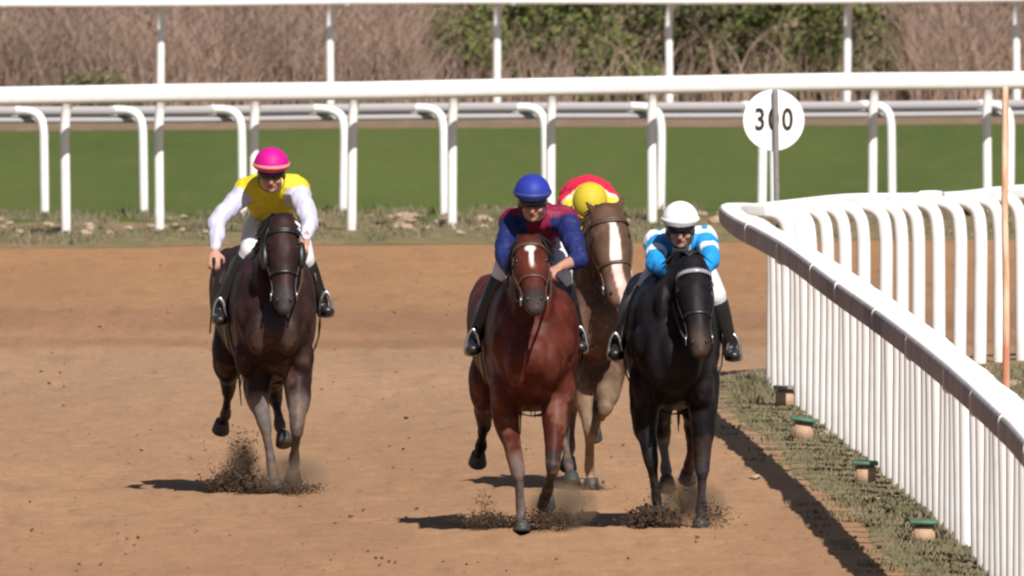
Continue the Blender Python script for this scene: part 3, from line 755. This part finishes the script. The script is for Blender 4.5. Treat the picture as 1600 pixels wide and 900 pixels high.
    tube(bm, [c_+V((0, -.22, .05)), c_+V((0, -.1, .01)), c_+V((0, .1, .01)), c_+V((0, .25, .06))], [(.06, .03), (.10, .03), (.12, .03), (.12, .025)], seg=14, sub=3); bm_obj('saddle', bm, M['black_leather'], root)
    # reins and stirrups follow the rider's hands and feet
    for s, hand in zip((-1, 1), sp['hands']):
        h_ = Q(*hand); b_ = hp(.84, 90-s*92, .014); m_ = b_.lerp(h_, .5)+V((s*.01, 0, -.05))
        bm = bmesh.new(); tube(bm, [b_, m_, h_], [(.008, .004)]*3, seg=6, sub=4); bm_obj('rein', bm, M['leather'], root)
    for s, foot in zip((-1, 1), sp['feet']):
        f_ = Q(*foot); top_ = tor(-.68, 90-s*50, .045)
        bm = bmesh.new(); tube(bm, [top_, top_.lerp(f_, .5)+V((s*.02, 0, 0)), f_+V((0, 0, .11))], [(.004, .012)]*3, seg=6, sub=3); bm_obj('stirrup_leather', bm, M['black_leather'], root)
        bm = bmesh.new(); w_ = .042
        lp = [f_+V((0, 0, .11)), f_+V((-w_*.6, 0, .08)), f_+V((-w_, 0, .0)), f_+V((-w_, 0, -.035)), f_+V((0, 0, -.04)), f_+V((w_, 0, -.035)), f_+V((w_, 0, .0)), f_+V((w_*.6, 0, .08)), f_+V((0, 0, .11))]
        tube(bm, lp, [(.0045, .010)]*9, seg=8, sub=2, ref=V((0, 1, 0))); bm_obj('stirrup', bm, M['metal'], root)
    return root

# ================================================================== riders
def make_person(sp):
    Y0 = sp['Y0']; Q = lambda j: P(j[0], j[1], Y0-j[2]); J = {k_: (Q(v_) if isinstance(v_, tuple) and len(v_) == 3 and k_ != 'pitch' else v_) for k_, v_ in sp['j'].items()}
    pel, nb, hd = J['pelvis'], J['neck'], J['head']
    root = empty('person', V((pel.x, pel.y, pel.z-.15)), sp['label'], 'person')
    fw = Matrix.Rotation(R(sp.get('pitch', 20)), 3, 'X')     # chin down
    HX = lambda x, y, z: hd+fw@V((x, y, z))
    sk = sp['skin']
    bm = bmesh.new()
    ell(bm, HX(0, .01, .03), (.076, .096, .085), fw); ell(bm, HX(0, -.02, -.045), (.058, .066, .07), fw)
    ell(bm, HX(0, -.066, -.085), (.026, .02, .02), fw)                        # chin
    ell(bm, HX(0, -.097, -.022), (.012, .02, .026), fw); ell(bm, HX(0, -.104, -.036), (.017, .014, .012), fw)
    ell(bm, HX(0, -.080, .016), (.05, .018, .014), fw)
    ell(bm, HX(0, -.084, -.060), (.024, .010, .008), fw)
    for s in (-1, 1):
        ell(bm, HX(s*.04, -.066, -.03), (.022, .022, .022), fw)
        ell(bm, HX(s*.078, .012, -.012), (.012, .018, .03), fw)
    tube(bm, [nb+V((0, .02, -.02)), nb.lerp(hd, .5)+V((0, .03, 0)), hd+fw@V((0, .03, -.03))], [.062, .056, .055], seg=14)
    ch = nb.lerp(pel, .28)+V((0, 0, .01)); wa = nb.lerp(pel, .66)+V((0, 0, .02+sp.get('arch', 0)))
    tor_p = [nb, ch, wa, pel, pel+(pel-wa).normalized()*.06]; tor_r = [(.12, .075), (.165, .115), (.135, .10), (.155, .12), (.13, .10)]
    tube(bm, tor_p, tor_r, seg=20, sub=4)
    limbs = {}
    for s, k_ in ((-1, 'l'), (1, 'r')):
        sh, el, wr = J['sh_'+k_], J['el_'+k_], J['wr_'+k_]; hp_, kn, an, to = J['hip_'+k_], J['kn_'+k_], J['an_'+k_], J['toe_'+k_]
        tube(bm, [nb.lerp(sh, .5), sh], [.07, .058], seg=12, sub=2)
        arm = [sh, sh.lerp(el, .35), el, el.lerp(wr, .3), wr]; ra = [.056, .050, .038, .039, .026]
        tube(bm, arm, ra, seg=12)
        # hand: palm, four curled fingers and a thumb closing on the rein
        hdir = (wr-el).normalized(); hdir = (hdir+V(sp.get('hand_'+k_, (0, 0, 0)))).normalized()
        side = V((s, 0, 0))-hdir*(s*hdir.x)
        side = side.normalized() if side.length > .2 else V((0, 0, 1)); nrm = hdir.cross(side).normalized()
        if nrm.z > 0: nrm = -nrm
        spread = side
        pc = wr+hdir*.045
        tube(bm, [wr, pc, wr+hdir*.085], [(.026, .02), (.040, .016), (.040, .014)], seg=12, sub=3, ref=spread)
        for fi, (o_, ln) in enumerate(((-.030, .9), (-.010, 1.05), (.010, 1.0), (.030, .8))):
            b0 = wr+hdir*.085+spread*o_; L1 = .038*ln; L2 = .026*ln; L3 = .02*ln
            p1 = b0+(hdir*.85+nrm*.5).normalized()*L1; p2 = p1+(hdir*.0+nrm).normalized()*L2; p3 = p2+(-hdir*.8+nrm*.4).normalized()*L3
            tube(bm, [b0-hdir*.015, b0, p1, p2, p3], [.0095, .0095, .009, .0085, .0075], seg=8, sub=2)
        tb_ = wr+hdir*.03-spread*.03; t1_ = tb_+(hdir*.6-spread*.7+nrm*.3).normalized()*.035; t2_ = t1_+(hdir*.6+nrm*.7).normalized()*.028
        tube(bm, [tb_+spread*.01, tb_, t1_, t2_], [.013, .012, .0105, .009], seg=8, sub=2)
        leg = [hp_, hp_.lerp(kn, .45), kn]; rl = [.095, .082, .058]
        tube(bm, leg, rl, seg=14)
        shin = [kn, kn.lerp(an, .3), kn.lerp(an, .7), an]; rs = [.057, .054, .042, .034]
        tube(bm, shin, rs, seg=14)
        fd = (to-an).normalized(); ft = [an+fd*-.04+V((0, 0, -.04)), an+V((0, 0, -.035)), an.lerp(to, .6)+V((0, 0, -.03)), to]; rf = [(.03, .03), (.035, .036), (.04, .028), (.03, .02)]
        tube(bm, ft, rf, seg=12)
        limbs[k_] = (arm, ra, leg, rl, shin, rs, ft, rf)
    me = fuse(bm, .0072, 3)
    co = verts(me); col = np.tile(np.array(sk), (len(co), 1))
    q = (co-np.array(hd))@np.array(fw)             # head coordinates
    inh = (np.abs(q[:, 0]) < .09) & (q[:, 1] < .1) & (q[:, 1] > -.14) & (np.abs(q[:, 2]) < .14)
    lips = ((np.abs(q[:, 0]) < .024) & (np.abs(q[:, 2]+.060) < .007) & (q[:, 1] < -.07))*inh
    col[lips > 0] = (sk[0]*.7, sk[1]*.35, sk[2]*.35)
    hair = ((q[:, 1] > .02) & (q[:, 2] > -.05))*inh; col[hair > 0] = (.02, .014, .01)
    set_col(me, col); link_mesh('body', me, M['skin'], root)
    if sp.get('hood'):
        bm = bmesh.new(); ell(bm, HX(0, .02, .0), (.088, .098, .10), fw); ell(bm, HX(0, .01, -.06), (.075, .07, .06), fw); me = fuse(bm, .008, 3)
        bm_obj_ = link_mesh('hood', me, M['boot'], root)
    for s in (-1, 1):
        bm = bmesh.new(); ell(bm, HX(s*.031, -.078, .002), (.012, .009, .008), fw, 10); bm_obj('eye', bm, M['eye'], root)
    bm = bmesh.new()
    tube(bm, [HX(-.084, -.015, .016), HX(-.062, -.075, .014), HX(0, -.104, .010), HX(.062, -.075, .014), HX(.084, -.015, .016)], [(.012, .004), (.022, .009), (.021, .010), (.022, .009), (.012, .004)], seg=10, sub=4, ref=V((0, 0, 1)))
    bm_obj('goggles', bm, M['goggle'], root)
    # helmet
    def cap_surf(bm, th, ph, r): # th around, ph from crown
        return bm.verts.new(HX(math.sin(ph)*math.cos(th)*r[0], .015+math.sin(ph)*math.sin(th)*r[1], (.052)+math.cos(ph)*r[2]))
    bm = bmesh.new(); hr = (.109, .126, .112); rows_ = []
    for i in range(1, 12):
        ph = R(i*8.35); rows_.append([cap_surf(bm, 2*math.pi*j/32, ph, hr) for j in range(32)])
    tp = bm.verts.new(HX(0, .015, .052+hr[2]))
    for j in range(32): bm.faces.new((tp, rows_[0][j], rows_[0][(j+1) % 32]))
    for a_, b_ in zip(rows_, rows_[1:]):
        for j in range(32): bm.faces.new((a_[j], b_[j], b_[(j+1) % 32], a_[(j+1) % 32]))
    bmesh.ops.recalc_face_normals(bm, faces=bm.faces); bmesh.ops.solidify(bm, geom=bm.faces[:], thickness=.012)
    hm = mat('helmet_cover', sp['helmet'], .55, .06, 14, .12, 0, .25)
    hel = bm_obj('helmet', bm, hm, root)
    # button on top, seams
    bm = bmesh.new()
    pk = []
    for j in range(13):
        th = R(-90-68+j*136/12); d_ = .05*math.cos(R((j-6)*12.5)); base = HX(math.cos(th)*hr[0]*1.0, .015+math.sin(th)*hr[1]*1.0, .050); outp = HX(math.cos(th)*(hr[0]+.004), .015+math.sin(th)*(hr[1]+d_*.8+.004), .050-.3*d_)
        pk.append((bm.verts.new(base), bm.verts.new(outp)))
    for a_, b_ in zip(pk, pk[1:]): bm.faces.new((a_[0], a_[1], b_[1], b_[0]))
    bmesh.ops.solidify(bm, geom=bm.faces[:], thickness=.006)
    bm_obj('peak', bm, mat('helmet_peak', sp.get('peak', sp['helmet']), .5, .05, 20, .1), root)
    bm = bmesh.new(); bz = .058
    tube(bm, [HX(math.cos(2*math.pi*j/32)*(hr[0]+.001), .015+math.sin(2*math.pi*j/32)*(hr[1]+.001), bz) for j in range(33)], [(.012, .005)]*33, seg=8, sub=1, ref=fw@V((0, 0, 1)))
    bm_obj('helmet_band', bm, mat('helmet_band', sp['band'], .5, .05, 20, .1), root)
    bm = bmesh.new(); tube(bm, [HX(-.08, .0, .0), HX(-.07, -.03, -.07), HX(0, -.06, -.104), HX(.07, -.03, -.07), HX(.08, .0, .0)], [.003]*5, seg=6, sub=4); bm_obj('chin_strap', bm, M['black_leather'], root)
    # silks
    bm = bmesh.new(); e = .016
    tube(bm, [tor_p[0], *tor_p[1:3], tor_p[2].lerp(tor_p[3], .55)], [(a_+e, b_+e) for a_, b_ in tor_r[:3]]+[(.165, .125)], seg=20, sub=4)
    tube(bm, [nb+V((0, .0, -.02)), nb.lerp(hd, .34)+V((0, .03, 0))], [.078, .064], seg=14, sub=2)
    for s, k_ in ((-1, 'l'), (1, 'r')):
        arm, ra = limbs[k_][:2]; sh = J['sh_'+k_]; tube(bm, [nb.lerp(sh, .4), sh], [.088, .078], seg=12, sub=2)
        end = sp.get('sleeve_'+k_, 1.0)
        ap = arm[:3]+[arm[2].lerp(arm[4], .35*end), arm[2].lerp(arm[4], .96*end)]
        tube(bm, ap, [.074, .068, .058, .052, .036], seg=12)
        if end > .9:
            pass
    # billowing folds
    for _ in range(26):
        q_ = random.random(); c_ = tor_p[0].lerp(tor_p[2], q_)+V((random.uniform(-.12, .12), random.uniform(-.03, .03), .07*random.random()))
        ell(bm, c_, (random.uniform(.02, .05), random.uniform(.05, .09), .035), Matrix.Rotation(random.uniform(-.6, .6), 3, 'Z'))
    me = fuse(bm, .009, 3); co = verts(me)
    # displace small wrinkles
    wrinkle(me, co, lambda c3: noise.noise(V((c3[0]*14, c3[1]*14, c3[2]*9)))*.013+noise.noise(V((c3[0]*34, c3[1]*34, c3[2]*20)))*.005)
    ds_t, pt = seg_param(co, [tuple(p) for p in tor_p[:4]])
    armd = {}
    for s, k_ in ((-1, 'l'), (1, 'r')):
        armd[k_] = seg_param(co, [tuple(J['sh_'+k_]), tuple(J['el_'+k_]), tuple(J['wr_'+k_])])
    set_col(me, sp['silk'](co, ds_t, pt, armd, J, nb)); link_mesh('racing_silks', me, M['silk'], root)
    # breeches
    bm = bmesh.new(); tube(bm, [tor_p[2].lerp(tor_p[3], .4), tor_p[3], tor_p[4]], [(.14, .11), (.17, .135), (.14, .11)], seg=20, sub=3)
    for k_ in 'lr': tube(bm, limbs[k_][2], [.11, .097, .070], seg=14); tube(bm, [J['kn_'+k_], J['kn_'+k_].lerp(J['an_'+k_], .2)], [.068, .060], seg=12, sub=2)
    link_mesh('breeches', fuse(bm, .01, 3), M['cloth_white'], root)
    for k_ in 'lr':
        bm = bmesh.new(); sh_, rs = limbs[k_][4:6]; ft, rf = limbs[k_][6:8]
        tube(bm, [J['kn_'+k_].lerp(J['an_'+k_], .14)]+sh_[1:], [.066]+[r_+.012 for r_ in rs[1:]], seg=14)
        tube(bm, ft, [(a_+.009, b_+.009) for a_, b_ in rf], seg=12)
        link_mesh('boot', fuse(bm, .009, 2), M['boot'], root)
    return root, J

def const(c): return np.array(c)
# ---------------- the four horses
DK = (.022, .014, .013); GREYLEG = (.13, .115, .115)
def star(x, t):
    w_ = ss(1.25, .75, np.sqrt((x/.030)**2+((t-.20)/.055)**2))+ss(.014, .007, np.abs(x-.002))*ss(.20, .23, t)*ss(.52, .42, t)
    return np.clip(w_, 0, 1), np.tile(const((.75, .68, .62)), (len(x), 1))
def blaze(x, t):
    c_ = .008+.02*t+.012*np.sin(t*7); hw = .026-.006*np.sin(t*9)+.012*ss(.6, .9, t)
    w_ = ss(hw+.006, hw-.004, np.abs(x-c_))*ss(.10, .15, t)*ss(1.1, 1.0, t)
    pink = ss(.45, .8, t)[:, None]; return w_, const((.72, .66, .6))*(1-pink)+const((.6, .4, .36))*pink
horses = [
 dict(Y0=217.7, cx=(428, 398), label='dark brown horse galloping on the left, apart from the other three', wk=1.03, ear=1.3, blinkers=True,
      coat=(.027, .0125, .0125), muzzle_col=(.035, .028, .03), mane_col=(.008, .007, .008), bridle='black_leather', cloth='cloth_khaki', leg_from=.9,
      poll=(441, 348, .42), muzzle=(444, 484, .62), mark=None,
      legs=[('f', [(405, 560, -.05), (402, 618, .0), (414, 668, .06), (427, 738, .0), (431, 758, .05)]),
            ('f', [(462, 560, -.05), (466, 622, .1), (464, 672, .22), (459, 722, .05), (458, 741, .02)]),
            ('h', [(370, 500, -1.45), (356, 560, -1.35), (357, 612, -1.75), (352, 648, -1.95), (346, 664, -2.05)]),
            ('h', [(420, 500, -1.5), (425, 570, -1.2), (430, 622, -1.5), (437, 665, -1.25), (443, 684, -1.15)])],
      leg_cols=[(.13, .11, .105), (.10, .075, .07), (.02, .016, .018), (.03, .025, .027)], hands=((436, 395, .12), (474, 380, .1)), feet=((343, 494, -.42), (509, 484, -.52))),
 dict(Y0=209.1, cx=(833, 806), label='reddish bay horse with a small white star and strip, leading in the centre', wk=1.07, ear=.5,
      coat=(.078, .0175, .012), muzzle_col=(.04, .03, .03), mane_col=(.008, .007, .008), bridle='leather', cloth='black_leather', leg_from=1.55,
      poll=(827, 378, .45), muzzle=(836, 486, .86), mark=star,
      legs=[('f', [(793, 590, -.05), (791, 655, .0), (809, 738, .06), (814, 796, .0), (815, 819, .04)]),
            ('f', [(868, 590, -.05), (867, 655, .12), (863, 732, .30), (856, 765, .08), (854, 781, -.02)]),
            ('h', [(775, 540, -1.5), (757, 600, -1.35), (757, 662, -1.75), (751, 700, -1.95), (747, 715, -2.05)]),
            ('h', [(835, 560, -1.5), (868, 620, -1.2), (880, 680, -1.5), (889, 728, -1.3), (893, 748, -1.2)])],
      leg_cols=[(.10, .08, .085), (.03, .02, .02), (.015, .012, .014), (.07, .055, .055)], hands=((806, 436, .15), (860, 416, .12)), feet=((739, 544, -.42), (906, 540, -.42))),
 dict(Y0=209.6, cx=(1052, 1043), label='black horse with a beaded browband galloping beside the near rail', wk=1.04, ear=1.1, dusty=.1,
      coat=(.0095, .008, .0105), muzzle_col=(.045, .026, .022), mane_col=(.006, .005, .006), bridle='black_leather', browband='beads', cloth='cloth_gold', leg_from=1.7,
      poll=(1083, 412, .45), muzzle=(1094, 552, .75), mark=None,
      legs=[('f', [(1010, 590, -.05), (1008, 660, .0), (1017, 722, .08), (1026, 779, .02), (1028, 800, .05)]),
            ('f', [(1098, 590, -.05), (1099, 665, .0), (1097, 735, .06), (1096, 795, .0), (1095, 817, .04)]),
            ('h', [(1010, 550, -1.5), (1028, 620, -1.2), (1036, 685, -1.45), (1041, 735, -1.3), (1042, 754, -1.2)]),
            ('h', [(1085, 550, -1.5), (1085, 620, -1.3), (1082, 680, -1.7), (1078, 725, -1.9), (1075, 741, -2.)])],
      leg_cols=[(.012, .01, .011), (.035, .03, .036), (.16, .14, .14), (.04, .02, .02)], hands=((1046, 428, .15), (1088, 424, .15)), feet=((961, 550, -.42), (1146, 552, -.45))),
 dict(Y0=218.8, cx=(932, 925), label='brown chestnut horse with a long white blaze, half hidden behind the bay', wk=.86, ear=.25, earw=.5, 
      coat=(.10, .056, .038), muzzle_col=(.12, .07, .055), mane_col=(.05, .025, .015), bridle='leather', cloth='cloth_white', leg_from=.95,
      poll=(948, 332, .45), muzzle=(969, 472, .68), mark=blaze, hk=1.22,
      legs=[('f', [(912, 560, -.05), (916, 620, .08), (921, 672, .2), (921, 735, .02), (924, 755, .04)]),
            ('f', [(955, 560, -.05), (950, 610, .18), (945, 640, .42), (938, 650, .12), (934, 640, .0)]),
            ('h', [(895, 500, -1.5), (890, 580, -1.3), (893, 640, -1.6), (890, 700, -1.5), (888, 722, -1.4)]),
            ('h', [(945, 500, -1.5), (940, 570, -1.4), (935, 620, -1.8), (930, 660, -2.0), (928, 675, -2.1)])],
      leg_cols=[(.2, .13, .08), (.15, .10, .065), (.08, .05, .04), (.08, .05, .04)], hands=((925, 392, .12), (962, 390, .12)), feet=((880, 510, -.6), (972, 506, -.6))),
]
M['cloth_khaki'] = mat('khaki_cloth', (.26, .21, .12), .8, .08, 30, .2)
M['cloth_gold'] = mat('gold_cloth', (.55, .33, .12), .7, .08, 30, .2)
def beads():
    m = bpy.data.materials.new('beaded_band'); t, b, N, L = nodes(m); b.inputs['Roughness'].default_value = .25
    tc = N.new('ShaderNodeTexCoord'); wv = N.new('ShaderNodeTexWave'); wv.inputs['Scale'].default_value = 26; L.new(tc.outputs['Object'], wv.inputs['Vector'])
    cr = N.new('ShaderNodeValToRGB'); cr.color_ramp.interpolation = 'CONSTANT'; cr.color_ramp.elements[0].color = (.02, .02, .025, 1); cr.color_ramp.elements[1].position = .5; cr.color_ramp.elements[1].color = (.5, .5, .55, 1)
    L.new(wv.outputs['Fac'], cr.inputs[0]); L.new(cr.outputs[0], b.inputs['Base Color']); return m
M['beads'] = beads()
for h in horses: make_horse(h)

# ---------------- the four riders
def silk_yellow(co, dt, pt, ar, J, nb):
    col = np.tile(const((.6, .50, .025)), (len(co), 1))
    for k_ in 'lr':
        d, p = ar[k_]; m_ = (d < dt-.02) & (p > .16); col[m_] = (.50, .49, .62)
    waist = (pt > 2.3) & (dt < .2); col[waist] = (.35, .08, .03)
    return col
def silk_maroon(co, dt, pt, ar, J, nb):
    col = np.tile(const((.19, .009, .04)), (len(co), 1))
    for k_ in 'lr':
        d, p = ar[k_]; m_ = (d < dt-.0) & (p > .12); col[m_] = (.014, .02, .105)
    return col
def silk_blue(co, dt, pt, ar, J, nb):
    col = np.tile(const((.74, .76, .80)), (len(co), 1))
    x = (co[:, 0]-nb.x); st_ = (np.sin(x*48+1.2) > .55) & (np.abs(x) > .05); col[st_] = (.02, .25, .62)
    for k_ in 'lr':
        d, p = ar[k_]; m_ = (d < dt) & (p > .05); b_ = m_ & ~((p > .52) & (p < .74)); col[m_] = (.74, .76, .8); col[b_ & (p > .16)] = (.02, .27, .66)
    return col
def silk_red(co, dt, pt, ar, J, nb):
    col = np.tile(const((.62, .02, .06)), (len(co), 1))
    for k_ in 'lr':
        d, p = ar[k_]; m_ = (d < dt) & (p > .25); col[m_] = (.74, .55, .05)
        m_ = (d < dt) & (p > .1) & (p <= .25); col[m_] = (.75, .6, .45)
    return col
SK = (.42, .22, .16)
riders = [
 dict(Y0=217.7, label='rider in yellow vest with pale sleeves and a magenta cap, holding a whip', skin=SK, helmet=(.5, .006, .22), band=(.78, .25, .22), peak=(.25, .005, .04), bandz=.032, pitch=10, silk=silk_yellow,
      hand_l=(0, 0, -.2),
      j=dict(head=(424, 272, -.12), neck=(424, 290, -.38), pelvis=(432, 350, -.86), sh_l=(386, 296, -.40), sh_r=(464, 293, -.40), el_l=(340, 345, -.28), el_r=(483, 348, -.2),
             wr_l=(336, 392, -.05), wr_r=(476, 374, .0), hip_l=(408, 358, -.8), hip_r=(452, 358, -.85), kn_l=(392, 392, -.34), kn_r=(474, 404, -.42),
             an_l=(343, 480, -.5), an_r=(502, 472, -.6), toe_l=(343, 500, -.34), toe_r=(513, 486, -.5))),
 dict(Y0=209.1, label='rider in maroon and navy silks with a blue cap on the leading bay horse', skin=SK, helmet=(.022, .036, .30), band=(.035, .05, .2), peak=(.03, .04, .2), pitch=11, silk=silk_maroon, sleeve_r=.55, bandz=.03,
      j=dict(head=(832, 316, -.10), neck=(840, 342, -.36), pelvis=(840, 378, -.98), sh_l=(800, 345, -.36), sh_r=(884, 340, -.36), el_l=(787, 396, -.10), el_r=(903, 405, -.08),
             wr_l=(803, 432, .12), wr_r=(874, 418, .10), hip_l=(812, 390, -.92), hip_r=(866, 390, -.92), kn_l=(788, 424, -.42), kn_r=(876, 436, -.42),
             an_l=(742, 528, -.5), an_r=(903, 526, -.5), toe_l=(738, 546, -.36), toe_r=(908, 542, -.36))),
 dict(Y0=209.6, label='rider in blue and white silks with a white cap beside the near rail', skin=SK, helmet=(.8, .8, .84), band=(.74, .74, .8), peak=(.75, .75, .8), pitch=8, silk=silk_blue, hood=True, bandz=.03,
      j=dict(head=(1063, 358, -.06), neck=(1064, 380, -.34), pelvis=(1066, 412, -.98), sh_l=(1026, 378, -.36), sh_r=(1102, 374, -.36), el_l=(1025, 412, -.08), el_r=(1110, 406, -.08),
             wr_l=(1050, 430, .14), wr_r=(1088, 428, .14), hip_l=(1046, 420, -.92), hip_r=(1086, 420, -.92), kn_l=(1016, 440, -.40), kn_r=(1117, 462, -.38),
             an_l=(965, 538, -.5), an_r=(1140, 538, -.5), toe_l=(960, 553, -.36), toe_r=(1148, 556, -.4))),
 dict(Y0=218.8, label='rider bent low in red silks with a yellow cap behind the chestnut horse\'s ears', skin=SK, helmet=(.52, .40, .03), band=(.6, .46, .05), peak=(.5, .38, .03), pitch=62, silk=silk_red, arch=.05,
      j=dict(head=(922, 325, -.12), neck=(920, 306, -.38), pelvis=(918, 330, -1.0), sh_l=(890, 318, -.40), sh_r=(948, 314, -.40), el_l=(906, 352, -.12), el_r=(956, 345, -.12),
             wr_l=(925, 385, .08), wr_r=(955, 385, .08), hip_l=(898, 340, -.95), hip_r=(938, 340, -.95), kn_l=(888, 400, -.42), kn_r=(955, 402, -.45),
             an_l=(882, 496, -.68), an_r=(968, 492, -.68), toe_l=(880, 508, -.54), toe_r=(972, 504, -.54))),
]
JS = []
for r_ in riders: JS.append(make_person(r_)[1])
# whip held by the left rider
def PP(px, py, F, Y0): return P(px, py, Y0-F)
a = PP(334, 412, .02, 217.7); b = PP(333, 450, -.02, 217.7); c_ = PP(328, 520, -.2, 217.7)
root = empty('whip', a, 'dark whip held pointing down in the hand of the magenta capped rider', 'whip')
bm = bmesh.new(); tube(bm, [a+V((0, 0, .03)), a, a.lerp(b, .5)], [.011, .011, .009], seg=8, sub=2); bm_obj('grip', bm, M['black_leather'], root)
bm = bmesh.new(); tube(bm, [a.lerp(b, .5), b, c_], [.007, .006, .005], seg=8, sub=3); bm_obj('shaft', bm, M['leather'], root)

# ------------------------------------------------------------------ soil thrown up by the hooves
def spray(name, label, blobs, n, Y0, seed):
    random.seed(seed); bm = bmesh.new()
    for (px, py, F, sx, sy, wt, sz) in blobs:
        for _ in range(int(n*wt*4)):
            p = P(random.gauss(px, sx), random.gauss(py, sy), Y0-F+random.gauss(0, .18))
            if p.z < .0: p.z = random.uniform(0, .03)
            s = sz*random.uniform(.3, 1.)**3
            v0 = [bm.verts.new(p+V((random.uniform(-1, 1), random.uniform(-1, 1), random.uniform(-1, 1)))*s) for _ in range(4)]
            for f in ((0, 1, 2), (0, 1, 3), (0, 2, 3), (1, 2, 3)): bm.faces.new([v0[i] for i in f])
    tag(bm_obj(name, bm, M['clod'], smooth=False), label, 'dirt', kind='stuff')
spray('thrown_soil', 'dark soil kicked up by the hooves of the left dark brown horse', [(375, 758, -.2, 19, 8, 1., .022), (378, 715, -.4, 12, 22, .30, .010), (455, 764, .1, 24, 5, .4, .012), (355, 740, -.3, 16, 9, .12, .010)], 1500, 217.7, 1)
spray('thrown_soil', 'soil kicked up around the hooves of the leading bay horse', [(765, 815, -.1, 18, 6, .7, .014), (758, 795, -.3, 10, 14, .12, .008), (860, 812, .0, 22, 7, .45, .013), (890, 778, -.8, 16, 10, .2, .008)], 1500, 209.1, 2)
spray('thrown_soil', 'dark clump of soil kicked up by the black horse near the rail', [(1022, 812, .0, 16, 8, 1.1, .022), (1050, 780, -.6, 18, 14, .3, .008), (1112, 806, .1, 16, 11, .3, .010)], 1500, 209.6, 3)
spray('thrown_soil', 'flying clods in front of the chestnut horse chest', [(940, 500, .5, 14, 45, .03, .012), (925, 762, .2, 12, 4, .1, .012)], 1500, 218.8, 4)

def dust(name, label, c, r, dens, Y0, seed):
    bm = bmesh.new(); p = P(c[0], c[1], Y0-c[2]); ell(bm, p, r, seg=20)
    for v_ in bm.verts: v_.co += (v_.co-p)*.25*noise.noise(v_.co*5+V((seed, 0, 0)))
    m = bpy.data.materials.new('dust_'+str(seed)); m.use_nodes = True; N = m.node_tree.nodes; L = m.node_tree.links
    for q in list(N):
        if q.type == 'BSDF_PRINCIPLED': N.remove(q)
    vol = N.new('ShaderNodeVolumePrincipled'); vol.inputs['Color'].default_value = (.62, .42, .28, 1); vol.inputs['Anisotropy'].default_value = .1
    tc = N.new('ShaderNodeTexCoord'); n = N.new('ShaderNodeTexNoise'); n.inputs['Scale'].default_value = 6; n.inputs['Detail'].default_value = 3; L.new(tc.outputs['Object'], n.inputs['Vector'])
    # denser towards the middle of the puff
    mp = N.new('ShaderNodeMapping'); mp.inputs['Scale'].default_value = tuple(1/x for x in r); L.new(tc.outputs['Object'], mp.inputs[0])
    ln = N.new('ShaderNodeVectorMath'); ln.operation = 'LENGTH'; L.new(mp.outputs[0], ln.inputs[0])
    mr = N.new('ShaderNodeMapRange'); L.new(ln.outputs['Value'], mr.inputs[0]); mr.inputs[1].default_value = 1; mr.inputs[2].default_value = .1; mr.inputs[3].default_value = 0; mr.inputs[4].default_value = dens
    m2 = N.new('ShaderNodeMapRange'); L.new(n.outputs['Fac'], m2.inputs[0]); m2.inputs[1].default_value = .38; m2.inputs[2].default_value = .62
    mm = N.new('ShaderNodeMath'); mm.operation = 'MULTIPLY'; L.new(mr.outputs[0], mm.inputs[0]); L.new(m2.outputs[0], mm.inputs[1]); L.new(mm.outputs[0], vol.inputs['Density'])
    L.new(vol.outputs[0], N['Material Output'].inputs['Volume'])
    o = bm_obj(name, bm, m); o.data.transform(Matrix.Translation(-p)); o.location = p; tag(o, label, 'dust', kind='stuff')
dust('dust', 'thin dust hanging around the hooves of the left horse', (450, 745, .0), (.28, .3, .16), 12, 217.7, 1)
dust('dust', 'thin dust behind the lifted hind hoof of the left horse', (376, 735, -.4), (.14, .3, .22), 13, 217.7, 2)
dust('dust', 'pale dust between the legs of the bay horse', (880, 790, -.3), (.24, .4, .16), 13, 209.1, 3)
dust('dust', 'dust rising around the hooves of the black horse', (1075, 785, -.3), (.26, .4, .17), 13, 209.6, 4)

# crumbs of soil lying on the track
random.seed(77); bm = bmesh.new()
for _ in range(2600):
    g = G(random.uniform(-60, 1400), YH+(390-YH)*(920-YH)/((920-YH)-random.random()*((920-YH)-(390-YH))) if False else random.uniform(400, 915))
    if g.x > np.interp(g.y, [182, 209, 230, 243, 250, 400], [2.4, 2.0, 1.6, 1.35, 9, 9]): continue
    if noise.noise(V((g.x*1.1, g.y*.3, 31))) < .0: continue
    s_ = .005+.012*random.random()**4; p = g+V((0, 0, dirt_height(g.x, g.y)*min(1, max(0, (300-g.y)/6))+s_*.3))
    v0 = [bm.verts.new(p+V((random.uniform(-1, 1), random.uniform(-1, 1), random.uniform(-.5, .9)))*s_*1.3) for _ in range(5)]
    for f in ((0, 1, 2), (0, 1, 3), (0, 2, 4), (1, 2, 3), (1, 3, 4), (0, 3, 4)): bm.faces.new([v0[i] for i in f])
tag(bm_obj('soil_crumbs', bm, M['crumb'], smooth=False), 'crumbs of soil scattered over the dirt track', 'dirt', kind='stuff')
